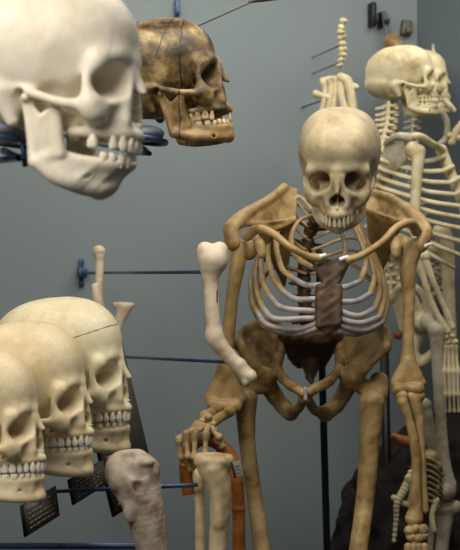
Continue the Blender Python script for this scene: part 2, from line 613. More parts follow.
M['tan'] = bone_mat('tan_bone', srgb(194, 170, 126), srgb(172, 146, 102), srgb(124, 96, 58), 24, 0.45, 0.25)
M['enamel'] = bone_mat('enamel', srgb(240, 234, 218), srgb(234, 226, 204), srgb(206, 190, 158), 50, 0.25, 0.0)
M['old_enamel'] = bone_mat('old_enamel', srgb(214, 196, 156), srgb(190, 166, 120), srgb(120, 90, 54), 70, 0.3, 0.0)
M['caramel'] = bone_mat('horn', srgb(190, 120, 50), srgb(170, 100, 40), srgb(110, 60, 22), 30, 0.4, 0.1)
M['red'] = bone_mat('reddish_wax', srgb(150, 86, 58), srgb(130, 68, 44), srgb(100, 50, 34), 30, 0.4, 0.1)


def plain(name, c, rough=0.5, metal=0.0, spec=0.5, bump=0.0, scale=60):
    t = NT(name)
    nz = t.noise(scale, 4)
    col = t.mix(nz, tuple(q * 0.8 for q in c), tuple(min(1, q * 1.2) for q in c))
    if bump: t.bump(nz, bump)
    return t.done(col, rough, metal, spec)


M['steel'] = plain('blue_grey_steel', srgb(62, 82, 112), 0.38, 0.55)
M['black'] = plain('black_metal', srgb(14, 14, 16), 0.4, 0.3)
M['card'] = plain('dark_plaque', srgb(92, 85, 76), 0.5)
M['cardedge'] = plain('black_edge', srgb(18, 17, 17), 0.4)
M['ink'] = plain('faded_print', srgb(140, 130, 116), 0.6)
M['paper'] = plain('label_paper', srgb(150, 146, 134), 0.6)
M['white_bit'] = plain('white_plastic', srgb(235, 232, 225), 0.4)
M['wire'] = plain('wire', srgb(54, 44, 36), 0.4, 0.7)
M['brass'] = plain('brass', srgb(190, 160, 90), 0.35, 0.9)


def wall_mat(name, c, c2):
    t = NT(name)
    n1 = t.noise(1.6, 4, 0.6)
    n2 = t.noise(220, 2, 0.5)
    col = t.mix(n1, c, c2)
    t.bump(n2, 0.12, 0.001)
    return t.done(col, 0.62, 0, 0.25)


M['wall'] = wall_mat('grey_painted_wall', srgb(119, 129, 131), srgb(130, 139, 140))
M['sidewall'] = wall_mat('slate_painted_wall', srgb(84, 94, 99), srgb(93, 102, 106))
t = NT('bamboo')
a = t.noise(24, 5, 0.6)
col = t.ramp(a, [(.3, srgb(102, 56, 18)), (.5, srgb(150, 88, 32)), (.7, srgb(180, 114, 48))])
M['bamboo'] = t.done(col, 0.28, 0, 0.5)
t = NT('dark_stone')
a = t.noise(28, 6, 0.7)
col = t.ramp(a, [(.3, srgb(22, 19, 18)), (.55, srgb(44, 38, 35)), (.75, srgb(70, 60, 54))])
t.bump(a, 1.0, 0.01)
M['stone'] = t.done(col, 0.85, 0, 0.2)
M['floor'] = plain('dark_floor', srgb(52, 50, 48), 0.6, scale=8)

# ------------------------------------------------------------------ the case: walls, floor, ceiling
WD = Vector((0.948, 0.318, 0)).normalized()      # along the grey wall
WN = Vector((0.318, -0.948, 0)).normalized()     # out of it
W0 = Vector((-0.364, 2.90, 0))                   # foot of the bracket


def on_wall(px, off=0.0):
    """Distance t along the wall at pixel column px, then the point there."""
    kx = (px - 230) / F_PX
    o = W0 + WN * off
    tt = (kx * o.y - o.x) / (WD.x - kx * WD.y)
    return o + WD * tt


def wp(px, py, off=0.0):
    q = on_wall(px, off)
    return Vector((q.x, q.y, CAM_Z - (py - 275) / F_PX * q.y))


corner = on_wall(417)
left_end = W0 - WD * 1.6


def slab(name, a, b, z0, z1, th, n, m):
    bm = bmesh.new()
    q = [Vector((a.x, a.y, 0)), Vector((b.x, b.y, 0)), Vector((b.x, b.y, 0)) - n * th, Vector((a.x, a.y, 0)) - n * th]
    lo = [bm.verts.new((p.x, p.y, z0)) for p in q]
    hi = [bm.verts.new((p.x, p.y, z1)) for p in q]
    bm.faces.new(lo); bm.faces.new(hi)
    for i in range(4):
        bm.faces.new((lo[i], lo[(i + 1) % 4], hi[(i + 1) % 4], hi[i]))
    return tag(link(name, from_bm(name, bm), m, None, False), kind='structure')


slab('wall_back', left_end, corner, 0, 2.7, .08, WN, M['wall'])
SN = Vector((-0.66, -0.75, 0)).normalized()
SD = Vector((0.75, -0.66, 0)).normalized()
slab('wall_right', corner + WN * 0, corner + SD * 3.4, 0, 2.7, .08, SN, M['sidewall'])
slab('wall_left', Vector((-1.95, -1.0, 0)), left_end, 0, 2.7, .08, Vector((1, 0, 0)), M['wall'])
bm = bmesh.new(); box_bm(bm, (0.1, 1.1, -0.03), (5.2, 5.2, .06))
tag(link('floor', from_bm('floor', bm), M['floor'], None, False), kind='structure')

# ------------------------------------------------------------------ loose skulls
gen = (cranium_mesh('cranium'), mandible_mesh('mandible'))


def mesh_pair(src, a, b):
    out = []
    for me, m in zip(src, (a, b)):
        c = me.copy()
        c.materials.clear()
        c.materials.append(m)
        out.append(c)
    return out


HP = math.pi / 2
big = mesh_pair((cranium_mesh('cranium', vault=(1.05, 1, 1), flare=.93, brow=.8), mandible_mesh('mandible', deep=-.2)), M['white'], M['white'])


def slant_chin(me, f):
    """A receding chin: the lower front of the jaw lies further back."""
    n = len(me.vertices)
    a = np.empty(n * 3, np.float32)
    me.vertices.foreach_get('co', a)
    a = a.reshape(-1, 3)
    a[:, 1] -= f * np.clip(-.056 - a[:, 2], 0, 1) * np.clip((a[:, 1] - .02) / .06, 0, 1)
    me.vertices.foreach_set('co', a.ravel())
    me.update()


slant_chin(big[1], .75)
ant = mesh_pair((cranium_mesh('cranium', vault=(1, .96, .96), brow=.9), mandible_mesh('mandible', deep=-1.3)), M['antique'], M['antique_jaw'])
rowa = mesh_pair((cranium_mesh('cranium', vault=(1, 1, 1.04), brow=.6), gen[1]), M['cut_cream'], M['cream'])
rowb = mesh_pair((cranium_mesh('cranium', vault=(1, 1, 1.1), brow=.6), gen[1]), M['cream'], M['cream'])


def skull_thing(px, py, Y, yaw, pitch, roll, scale, meshes, tm, label, group=None, **kw):
    """(px, py): pixel of the point midway between the ear holes."""
    root = empty('skull', P(px, py, Y))
    tag(root, label, 'skull', group)
    rot = (Matrix.Rotation(yaw, 3, 'Z') @ Matrix.Rotation(pitch, 3, 'X') @ Matrix.Rotation(roll, 3, 'Y')).to_euler()
    build_skull(root, (0, 0, 0), rot, scale, meshes, None, tm, **kw)
    return root


rt = math.radians
skull_thing(43, 101, 1.25, -HP - rt(14), rt(-3), 0, 1.06, big, M['enamel'], 'large chalk-white skull in profile at the top, nearest, with molars missing',
            jaw=rt(1.5), miss_up=(-104, -105, -106, -107, 4, 6, 7), miss_lo=(-105, -106, -107, 5, 6, 7), seed=4)
skull_thing(160, 97, 1.95, -HP - rt(4), rt(7), 0, 1.09, ant, M['old_enamel'], 'dark brown antique skull in profile behind the large white skull',
            jaw=rt(-1), miss_up=(-101, -102, -107, 1, 2, 3), miss_lo=(-100, -101, -107, -106), seed=8, jitter=.12)
skull_thing(57, 386, 1.84, -HP - rt(8), rt(2), 0, 1.1, rowa, M['enamel'], 'white skull with a saw line round its cap, rearmost of the row of three', 'row of white skulls', seed=2)
skull_thing(22, 412, 1.66, -HP - rt(9), rt(3), 0, 0.96, rowb, M['enamel'], 'cream skull in the middle of the row of three, uncut cap', 'row of white skulls', seed=5)
skull_thing(-25, 438, 1.50, -HP - rt(9), rt(3), 0, 0.86, rowb, M['enamel'], 'cream skull at the front of the row of three, cut off by the photo edge', 'row of white skulls', seed=6)

# ------------------------------------------------------------------ camera, light
c = bpy.data.cameras.new('camera')
co = bpy.data.objects.new('camera', c)
COL.objects.link(co)
co.location = (0, 0, CAM_Z)
co.rotation_euler = (HP, 0, 0)
c.sensor_fit = 'VERTICAL'
c.sensor_height = 36
c.lens = 36 * F_PX / 550
c.dof.use_dof = True
c.dof.focus_distance = 1.88
c.dof.aperture_fstop = 9.0
SC.camera = co

W = bpy.data.worlds.new('world')
SC.world = W
W.use_nodes = True
W.node_tree.nodes['Background'].inputs[0].default_value = (.84, .92, 1.0, 1)
W.node_tree.nodes['Background'].inputs[1].default_value = 0.11


def area(name, loc, target, size, size_y, energy, color):
    l = bpy.data.lights.new(name, 'AREA')
    l.shape = 'RECTANGLE'
    l.size, l.size_y, l.energy, l.color = size, size_y, energy, color
    o = bpy.data.objects.new(name, l)
    COL.objects.link(o)
    o.location = loc
    o.rotation_euler = (Vector(target) - Vector(loc)).to_track_quat('-Z', 'Y').to_euler()
    return o


area('case_lamp', (0.15, 1.60, 1.90), (0.1, 2.1, 0.9), .9, .25, 9.5, (1, .955, .87))
area('room_light', (-0.65, 0.25, 1.92), (-0.2, 1.4, 1.15), .9, .7, 22.5, (1, .96, .88))
area('wall_lamp', (-0.05, 2.62, 1.92), (-0.05, 2.80, 1.2), 1.5, .12, 4.0, (1, .97, .87))
area('rear_lamp', (0.75, 2.3, 2.1), (0.5, 2.9, 1.0), .6, .3, 4.2, (1, .955, .87))

SC.view_settings.view_transform = 'Standard'
SC.view_settings.look = 'None'
SC.view_settings.gamma = 1
SC.view_settings.use_curve_mapping = False
SC.view_settings.exposure = 0.0
M['caramel_dark'] = bone_mat('brown_small_bone', srgb(170, 140, 96), srgb(146, 114, 74), srgb(104, 78, 48), 30, 0.5, 0.1)
M['yellowbone'] = bone_mat('yellow_bone', srgb(176, 158, 108), srgb(146, 128, 84), srgb(96, 82, 50), 40, 0.5, 0.1)
M['old_enamel2'] = bone_mat('ivory_enamel', srgb(232, 220, 186), srgb(222, 206, 166), srgb(190, 168, 120), 60, 0.35, 0.0)
M['postgrey'] = plain('post_grey', srgb(96, 100, 106), 0.5)
M['horn_brown'] = plain('dark_wood', srgb(74, 52, 38), 0.4)
M['shin'] = bone_mat('light_tan_bone', srgb(214, 194, 156), srgb(200, 176, 136), srgb(152, 124, 84), 24, 0.45, 0.25)
M['dull_enamel'] = bone_mat('dull_enamel', srgb(222, 212, 188), srgb(208, 194, 164), srgb(150, 128, 92), 90, 0.3, 0.0)
# ------------------------------------------------------------------ bone builders
def K(px, py, Y, r):
    """A pixel-sized ball on a bone: (point, radius)."""
    return (P(px, py, Y), r * Y / F_PX)


def ks(Y, *rows):
    return [K(a, b, (Y if len(q) == 1 else q[0]), q[-1]) for a, b, *q in rows]


def put(name, s, m, root, rough=0.00022, freq=150.0, seed=0):
    me = s.mesh(name, rough, freq, 1.0, seed) if isinstance(s, Sdf) else s
    return link(name, rebase(me, root.location if root.parent is None else root.parent.location), m, root)


def bone(k=0.006, h=0.0016):
    return Sdf(h, k)


def tpts(Y, *rows):
    """rows (px, py[, Y], r) -> x, y, z, r for tube()."""
    out = []
    for a, b, *q in rows:
        p, r = K(a, b, (Y if len(q) == 1 else q[0]), q[-1])
        out.append((p.x, p.y, p.z, r))
    return out


def vertebra_mesh(kind):
    s = Sdf(0.09, 0.35)
    w, hgt = {'neck': (1.0, .62), 'chest': (1.35, .95), 'loin': (1.9, 1.15)}[kind]
    s.cap((0, 0, -hgt * .55), (0, 0, hgt * .55), w * .8, k=0)
    s.ell((0, 0, hgt * .8), (w, w * .8, .3), k=.25).ell((0, 0, -hgt * .8), (w, w * .8, .3), k=.25)
    s.half((0, 0, hgt), (0, 0, 1), (-4, -4, hgt - .2), (4, 4, hgt + 2), k=.15)
    s.half((0, 0, -hgt), (0, 0, -1), (-4, -4, -hgt - 2), (4, 4, -hgt + .2), k=.15)
    s.chain([((w * .6, -.6, .3), .35), ((.9, -1.9, .2), .36), ((0, -2.5, 0), .4)], sym=True)
    drop = {'neck': -.5, 'chest': -1.9, 'loin': -.4}[kind]
    s.cap((0, -2.4, 0), (0, -4.3, drop), .4, .34)
    if kind == 'loin':
        s.tri((0, -2.4, .5), (0, -4.2, .3), (0, -4.2, -.9), .3)
    t = {'neck': (1.9, -.8, 0), 'chest': (2.7, -2.3, .5), 'loin': (3.3, -1.6, .2)}[kind]
    s.cap((.8, -1.5, .2), t, .4, .32, sym=True)
    s.cap((.9, -1.7, .9), (.9, -1.9, -1.0), .42, sym=True)
    return s.mesh('vertebra', 0.015, 3.0, 0.01)


VERT = {k: vertebra_mesh(k) for k in ('neck', 'chest', 'loin')}
_vm = {}


def vertebrae(root, kind, path, n, ant, scale, mat):
    """n vertebrae evenly along path (world points), bodies facing `ant`."""
    key = (kind, mat.name)
    if key not in _vm:
        me = VERT[kind].copy()
        me.materials.append(mat)
        _vm[key] = me
    c = [Vector(q) for q in spline([tuple(p) for p in path], 12)]
    L = [0]
    for a, b in zip(c[:-1], c[1:]):
        L.append(L[-1] + (b - a).length)
    base = root.location.copy()
    for i in range(n):
        d = L[-1] * (i + .5) / n
        j = max(q for q in range(len(L)) if L[q] <= d)
        j = min(j, len(c) - 2)
        f = (d - L[j]) / max(L[j + 1] - L[j], 1e-9)
        p = c[j].lerp(c[j + 1], f)
        up = (c[j] - c[j + 1]).normalized()
        y = (Vector(ant) - up * up.dot(Vector(ant))).normalized()
        x = y.cross(up)
        R = Matrix((x, y, up)).transposed().to_4x4()
        o = bpy.data.objects.new('vertebra', _vm[key])
        COL.objects.link(o)
        o.parent = root
        o.matrix_local = Matrix.Translation(p - base) @ R @ Matrix.Diagonal((scale, scale, scale, 1))


def rib(root, pts, r, mat, cart=None, cmat=None, cr=None):
    o = put('rib', tube('rib', [(*P(*q), r * (0.85 if i in (0,) else 1.0)) for i, q in enumerate(pts)], 7, 10, 0.62, None), mat, root)
    if cart:
        put('costal_cartilage', tube('costal_cartilage', [(*P(*q), cr * (0.95 if i == 0 else 1)) for i, q in enumerate([pts[-1]] + cart)], 7, 10), cmat, o)
    return o


# ------------------------------------------------------------------ the stooped brown skeleton
sk = empty('skeleton', (P(312, 400, 2.15).x, 2.15, 0.0))
tag(sk, 'stooped brown human skeleton facing us with one hand on a bamboo cane', 'skeleton')
BR = M['brown']
FACE = 1.13


def long_face(me, f, nx=1.0, z0=.005):
    n = len(me.vertices)
    a = np.empty(n * 3, np.float32)
    me.vertices.foreach_get('co', a)
    a = a.reshape(-1, 3)
    low = np.clip((z0 - a[:, 2]) / .03, 0, 1)
    a[:, 2] = np.where(a[:, 2] < z0, z0 + (a[:, 2] - z0) * f, a[:, 2])
    a[:, 0] *= 1 + (nx - 1) * low
    me.vertices.foreach_set('co', a.ravel())
    me.update()
    return me


cs = [long_face(cranium_mesh('cranium', vault=(1.02, .96, 1.04), fore=.3, brow=.6, cheek=-.2, flare=.9, round_=.75, nose=.75), FACE, .88), long_face(mandible_mesh('mandible', deep=-1.75, narrow=1.0, chin=.8), 1.12, .86)]
sp = P(339, 178, 2.03) - sk.location
srot = (Matrix.Rotation(math.pi - rt(7), 3, 'Z') @ Matrix.Rotation(rt(-20), 3, 'X') @ Matrix.Rotation(rt(-1), 3, 'Y')).to_euler()
cc, mm = build_skull(sk, sp, srot, 0.97, cs, M['skullc'], M['dull_enamel'], jaw=0, jaw_shift=(0, -.014, .011), miss_lo=tuple(range(8)) + tuple(range(-107, -99)), miss_up=(6, 7, -106, -107), seed=12, jitter=.06)
for t_ in cc.children:
    t_.location.z = .005 + (t_.location.z - .005) * FACE
    t_.location.x *= .88
    t_.location.y += .001
    t_.scale = (.74, .95, 1.25)

# spine
vertebrae(sk, 'neck', [P(336, 196, 2.09), P(330, 198, 2.15), P(322, 204, 2.20)], 5, (0, -1, -.2), .95, M['dark'])
vertebrae(sk, 'chest', [P(320, 208, 2.23), P(310, 235, 2.27), P(305, 265, 2.27), P(305, 300, 2.25), P(308, 325, 2.23)], 10, (0, -1, 0), .95, M['dark'])
vertebrae(sk, 'loin', [P(308, 325, 2.22), P(310, 345, 2.22)], 1, (0, -1, 0), .8, M['dark'])

# ribs with their grey cartilages: viewer's left, then right
CR, RR = .0050, .0052
left = [([(314, 214, 2.2), (298, 222, 2.19), (291, 240, 2.14), (298, 258, 2.07), (311, 267, 2.02)], [(319, 268, 2.0)]),
        ([(313, 210, 2.24), (296, 197, 2.26), (277, 232, 2.19), (281, 266, 2.09), (294, 279, 2.03)], [(306, 285, 2.0), (321, 285, 1.99)]),
        ([(311, 218, 2.25), (292, 203, 2.28), (269, 240, 2.2), (272, 274, 2.09), (283, 291, 2.03)], [(296, 299, 2.0), (318, 299, 1.99)]),
        ([(309, 227, 2.26), (286, 212, 2.29), (263, 250, 2.2), (263, 280, 2.1), (270, 296, 2.04)], [(283, 308, 2.0), (315, 311, 1.99)]),
        ([(307, 238, 2.26), (281, 222, 2.29), (258, 258, 2.2), (257, 290, 2.1), (264, 309, 2.04)], [(276, 319, 2.0), (314, 318, 1.99)]),
        ([(306, 250, 2.26), (277, 235, 2.29), (254, 268, 2.2), (252, 298, 2.11), (258, 313, 2.05)], [(268, 325, 2.01), (298, 329, 2.0), (320, 322, 1.99)]),
        ([(306, 262, 2.26), (275, 250, 2.29), (253, 278, 2.2), (252, 304, 2.13), (263, 325, 2.06)], [(281, 332, 2.03), (305, 332, 2.0), (319, 327, 1.99)]),
        ([(306, 274, 2.25), (277, 266, 2.28), (258, 288, 2.21), (258, 312, 2.15), (270, 328, 2.09)], None)]
right = [([(322, 214, 2.2), (336, 222, 2.19), (344, 240, 2.14), (345, 256, 2.07), (340, 267, 2.02)], [(337, 270, 2.0)]),
         ([(321, 210, 2.24), (340, 200, 2.26), (357, 232, 2.19), (366, 260, 2.09), (360, 281, 2.03)], [(349, 286, 2.0), (338, 288, 1.99)]),
         ([(319, 218, 2.25), (346, 208, 2.28), (364, 240, 2.2), (374, 274, 2.09), (370, 294, 2.03)], [(356, 301, 2.0), (338, 302, 1.99)]),
         ([(317, 227, 2.26), (350, 216, 2.29), (370, 248, 2.2), (380, 284, 2.1), (375, 308, 2.04)], [(358, 316, 2.0), (339, 311, 1.99)]),
         ([(314, 238, 2.26), (352, 226, 2.29), (375, 256, 2.2), (384, 292, 2.1), (379, 317, 2.04)], [(360, 323, 2.0), (339, 319, 1.99)]),
         ([(312, 250, 2.26), (354, 238, 2.29), (379, 266, 2.2), (387, 300, 2.11), (382, 322, 2.05)], [(364, 330, 2.01), (337, 325, 1.99)]),
         ([(311, 262, 2.26), (354, 250, 2.29), (380, 276, 2.2), (387, 306, 2.13), (380, 327, 2.06)], [(356, 334, 2.02), (337, 330, 1.99)]),
         ([(311, 274, 2.25), (350, 264, 2.28), (376, 288, 2.21), (382, 312, 2.15), (372, 328, 2.09)], None)]
for side in (left, right):
    for pts, ct in side:
        rib(sk, pts, RR, BR, ct, M['cart'], CR)

# sternum
s = bone(.005)
a, b, c_ = P(315, 261, 2.0), P(347, 262, 2.0), P(330, 294, 1.985)
T = [(a, b, c_)]
for q in ((P(319, 287, 1.988), P(338, 287, 1.988), P(319, 325, 1.98)), (P(338, 287, 1.988), P(338, 324, 1.98), P(319, 325, 1.98)), (P(321, 324, 1.98), P(336, 324, 1.98), P(328, 333, 1.985))):
    T.append(q)
s.plate(T, .006)
s.ell(P(331, 253, 1.99), (.012, .03, .010), k=.004, mode='sub')
put('sternum', s, M['dark'], sk, .0005, 220)
for px, py in ((322, 256), (344, 258)):
    s = bone(.002, .0009); s.chain(ks(1.975, (px - 3, py + 1, 2.2), (px + 3, py - 1, 2.0)))
    put('sternal_washer', s, M['white_bit'], sk, 0)

# collar bones
put('clavicle', tube('clavicle', tpts(2, (321, 258, 1.98, 5.2), (308, 256, 1.975, 4.3), (290, 247, 1.97, 4.2), (272, 233, 1.99, 4.8), (258, 229, 2.03, 5.2), (246, 237, 2.06, 5.5)), 7, 12, .85), BR, sk)
put('clavicle', tube('clavicle', tpts(2, (347, 260, 1.98, 5.2), (362, 255, 1.975, 4.3), (382, 242, 1.97, 4.2), (396, 228, 1.99, 4.8), (410, 223, 2.03, 5.2), (417, 232, 2.06, 5.5)), 7, 12, .85), BR, sk)


# shoulder blades
def scapula(ac, ridge, low, foot, glen, cor):
    s = bone(.006)
    r = [P(*q) for q in ridge]
    l = [P(*q) for q in low]
    T = []
    for i in range(len(r) - 1):
        j0, j1 = min(i, len(l) - 1), min(i + 1, len(l) - 1)
        T += [(r[i], r[i + 1], l[j0]), (r[i + 1], l[j0], l[j1])]
    T += [(l[-1], r[-1], P(*foot)), (l[-1], l[1], P(*foot))]
    s.plate(T, .0032)
    s.chain([K(*q, 7.5) for q in ac] + [K(*ridge[1], 5.0)])
    s.chain([K(*ridge[1], 5.0), K(*ridge[2], 4.0), K(*ridge[3], 4.2)])
    s.chain([K(*q, 2.6) for q in low])
    s.ell(K(*glen, 1)[0], (.012, .012, .018))
    s.chain([K(*cor[0], 5), K(*cor[1], 5.5), K(*cor[2], 4.5)])
    return s


put('scapula', scapula([(233, 243, 2.06), (231, 229, 2.07), (240, 219, 2.10)], [(233, 229, 2.08), (249, 211, 2.13), (269, 199, 2.19), (284, 187, 2.25), (296, 190, 2.27)],
                       [(244, 224, 2.10), (256, 224, 2.13), (274, 229, 2.18), (294, 220, 2.23)], (284, 285, 2.30), (252, 246, 2.11), [(256, 240, 2.11), (260, 245, 2.06), (262, 254, 2.04)]), BR, sk)
put('scapula', scapula([(420, 246, 2.06), (425, 233, 2.07), (418, 220, 2.10)], [(424, 230, 2.08), (411, 212, 2.13), (392, 198, 2.19), (374, 193, 2.25), (365, 197, 2.27)],
                       [(413, 224, 2.10), (402, 222, 2.13), (388, 222, 2.18), (368, 210, 2.23)], (376, 285, 2.30), (402, 246, 2.11), [(398, 240, 2.11), (396, 247, 2.06), (396, 255, 2.04)]), BR, sk)

# upper arms
s = bone(.007)
s.ell(P(248, 250, 2.085), (.017, .018, .018)).chain(ks(2.07, (239, 247, 8), (237, 268, 7.5), (232, 300, 6.4), (228, 340, 6.4), (225, 366, 7.5)))
s.tri(P(225, 366, 2.07), P(211, 398, 2.07), P(238, 400, 2.07), .010).chain(ks(2.07, (225, 372, 7), (212, 397, 6.5))).chain(ks(2.07, (226, 372, 7), (239, 399, 6.5)))
s.chain(ks(2.06, (213, 404, 6.5), (224, 406, 5.5), (236, 406, 6.5)), k=.004)
put('humerus', s, BR, sk)
s = bone(.007)
s.ell(P(403, 247, 2.085), (.016, .017, .017)).chain(ks(2.065, (414, 247, 9), (408, 268, 8.5), (409, 300, 6), (408, 335, 5.6), (408, 357, 7)))
s.tri(P(408, 360, 2.065), P(397, 383, 2.065), P(420, 383, 2.065), .009).chain(ks(2.065, (408, 362, 6), (396, 383, 5.5))).chain(ks(2.065, (408, 362, 6), (420, 382, 5)))
s.chain(ks(2.05, (398, 390, 6), (407, 388, 4.5), (418, 389, 6.5)), k=.003)
s.ell(P(408, 378, 2.04), (.009, .006, .006), k=.004, mode='sub')
put('humerus', s, BR, sk)
s = bone(.001, .0009); s.cap(*[P(426, 246, 2.04), P(430, 244, 2.03)], .0035, .0025)
put('shoulder_pin', s, M['white_bit'], sk, 0)

# forearms
s = bone(.005); s.chain(ks(2.0, (230, 411, 2.05, 5.8), (226, 414, 2.0, 5), (216, 420, 1.93, 5), (212, 422, 1.90, 6)))
put('ulna', s, BR, sk)
s = bone(.005); s.chain(ks(2.0, (216, 410, 2.04, 6.5), (213, 411, 2.0, 4.8), (209, 414, 1.94, 5), (206, 417, 1.90, 7)))
put('radius', s, BR, sk)
s = bone(.004); s.cap(P(402, 396, 2.045), P(402, 400, 2.045), .0105, .009).chain(ks(2.04, (403, 402, 5), (409, 420, 4.4), (415, 450, 4.6), (416, 485, 4.6), (415, 508, 6.5), (414, 518, 9)))
put('radius', s, BR, sk)
s = bone(.004); s.cap(P(411, 396, 2.05), P(420, 396, 2.05), .009).chain(ks(2.05, (415, 400, 6.5), (419, 420, 4.6), (422, 455, 3.6), (424, 490, 3.4), (425, 510, 4.2)))
put('ulna', s, BR, sk)


def lump(name, px, py, Y, rx, ry, rz, m, root, seed=0):
    q = Y / F_PX
    s = Sdf(.0012, .002)
    s.ell(P(px, py, Y), (rx * q, ry * q, rz * q))
    return put(name, s, m, root, .0006, 260, seed)


def finger_bone(name, a, b, r, m, root, h=.0011):
    """a, b = (px, py, Y); a shaft with knuckle ends."""
    pa, pb = P(*a), P(*b)
    q = a[2] / F_PX
    mid = pa.lerp(pb, .5)
    s = Sdf(h, .003)
    s.chain([(pa, r * 1.35 * q), (pa.lerp(pb, .25), r * .85 * q), (mid, r * .78 * q), (pa.lerp(pb, .78), r * .82 * q), (pb, r * 1.2 * q)])
    return put(name, s, m, root, 0)


TN = M['tan']
for i, (px, py, Y, r) in enumerate([(204, 421, 1.885, 5), (211, 424, 1.885, 5), (205, 428, 1.87, 4.5), (213, 430, 1.88, 4.5), (198, 426, 1.87, 4.5), (209, 417, 1.88, 4.5)]):
    lump('carpal', px, py, Y, r, r * .9, r * .8, TN, sk, i)
FING = [[(207, 428, 1.865), (206, 434, 1.84), (205, 454, 1.835), (205, 470, 1.85)],
        [(203, 427, 1.865), (195, 433, 1.83), (194, 457, 1.825), (196, 474, 1.85)],
        [(200, 426, 1.865), (186, 434, 1.835), (188, 456, 1.83), (195, 471, 1.855)],
        [(197, 425, 1.87), (179, 439, 1.85), (181, 457, 1.85), (190, 469, 1.865)]]
for f in FING:
    finger_bone('metacarpal', f[0], f[1], 3.5, TN, sk)
    finger_bone('phalanx', (f[1][0], f[1][1] + 2, f[1][2]), f[2], 3.3, TN, sk)
    finger_bone('phalanx', f[2], f[3], 2.8, TN, sk)
finger_bone('metacarpal', (212, 430, 1.87), (219, 437, 1.862), 3.4, TN, sk)
finger_bone('phalanx', (219, 438, 1.864), (222, 446, 1.866), 3.0, TN, sk)
for i, (px, py) in enumerate([(409, 530), (416, 528), (423, 529), (411, 537), (418, 538), (424, 536), (415, 545)]):
    lump('carpal', px, py, 2.03, 5.2, 5, 4.6, TN, sk, i + 9)
for i in range(4):
    finger_bone('metacarpal', (408 + 5.5 * i, 547, 2.02), (404 + 8 * i, 582, 2.0), 3.2, TN, sk)
    finger_bone('phalanx', (404 + 8 * i, 584, 2.0), (403 + 8.5 * i, 606, 1.99), 2.8, TN, sk)


# pelvis
def hip(asis, crest, si, fem, brim, isch, ramus, hole):
    s = bone(.007)
    A, S, F_ = P(*asis), P(*si), P(*fem)
    cr = [P(*q) for q in crest]
    s.plate([(a_, b_, F_) for a_, b_ in zip([A] + cr, cr + [S])], .0045)
    s.chain([K(*asis, 5)] + [K(*q, 4.6) for q in crest] + [K(*si, 4.5)])
    s.chain([K(*asis, 5), K((asis[0] + fem[0]) / 2, (asis[1] + fem[1]) / 2 + 2, 2.09, 5), K(*fem, 11)])
    s.ell(F_, (.021, .022, .020))
    s.chain([K(*si, 5)] + [K(*q, 5.0) for q in brim])
    s.chain([K(*q, r) for q, r in zip([fem] + isch, (9, 8.5, 8))])
    s.chain([K(*q, r) for q, r in zip([isch[-1]] + ramus, (6.5, 4.8, 5.0))])
    h0 = P(*hole)
    s.cap(h0 - Vector((0, .12, -.004)), h0 + Vector((0, .1, 0)), .0075, k=.003, mode='sub')
    return s


PV = M['pelvis']
put('hip_bone', hip((240, 346, 2.09), [(239, 336, 2.15), (249, 327, 2.19), (263, 323, 2.24), (278, 328, 2.27)], (280, 352, 2.24), (264, 379, 2.12),
                    [(278, 370, 2.14), (288, 383, 2.06), (297, 389, 2.03), (303, 393, 2.02)], [(279, 401, 2.15), (290, 413, 2.14)], [(298, 409, 2.08), (303, 399, 2.03)], (292, 400, 2.06)), PV, sk, .0004)
put('hip_bone', hip((386, 347, 2.09), [(388, 336, 2.15), (380, 326, 2.19), (364, 322, 2.24), (346, 328, 2.27)], (340, 352, 2.24), (352, 377, 2.12),
                    [(339, 369, 2.14), (328, 382, 2.06), (317, 388, 2.03), (308, 393, 2.02)], [(339, 401, 2.15), (326, 414, 2.14)], [(314, 409, 2.08), (308, 399, 2.03)], (322, 397, 2.06)), PV, sk, .0004)
s = bone(.007)
s.plate([(P(283, 336, 2.25), P(337, 336, 2.25), P(300, 362, 2.29)), (P(337, 336, 2.25), P(300, 362, 2.29), P(320, 362, 2.29))], .013)
s.cap(P(296, 336, 2.22), P(324, 336, 2.22), .016)
s.chain(ks(2.26, (310, 362, 2.28, 9), (310, 374, 2.26, 6), (311, 382, 2.24, 3)))
for px, py in ((298, 345), (322, 345), (301, 354), (318, 354), (304, 362), (315, 362)):
    s.ell(P(px, py, 2.235), (.005, .012, .004), k=.004, mode='sub')
put('sacrum', s, M['dark'], sk, .0008, 180)
s = bone(.002, .001); s.chain(ks(2.0, (305.5, 389, 2.2), (305.5, 399, 2.0)))
put('pubic_disc', s, M['cart'], sk, 0)

# thigh bones
s = bone(.008)
s.ell(P(262, 383, 2.12), (.019,) * 3).cap(P(262, 383, 2.12), P(246, 388, 2.13), .014, .016).cap(P(238, 378, 2.15), P(240, 396, 2.13), .016, .018)
s.chain(ks(2.1, (246, 398, 12), (246, 420, 9.5), (248, 450, 8.2), (255, 500, 8), (262, 550, 2.07, 8.5), (272, 640, 2.04, 9.5), (276, 690, 2.02, 12)))
s.ell(P(268, 705, 2.02), (.021, .028, .022)).ell(P(287, 705, 2.02), (.021, .028, .022))
put('femur', s, BR, sk)
s = bone(.008)
s.ell(P(352, 379, 2.12), (.019,) * 3).cap(P(352, 379, 2.12), P(368, 390, 2.13), .013, .016).cap(P(379, 381, 2.14), P(377, 394, 2.13), .0165, .019)
s.chain(ks(2.1, (372, 402, 13), (371, 425, 11), (369, 455, 9.8), (365, 500, 9.2), (358, 550, 2.07, 9.2), (346, 640, 2.04, 10), (340, 690, 2.02, 12)))
s.ell(P(331, 705, 2.02), (.021, .028, .022)).ell(P(350, 705, 2.02), (.021, .028, .022))
put('femur', s, BR, sk)
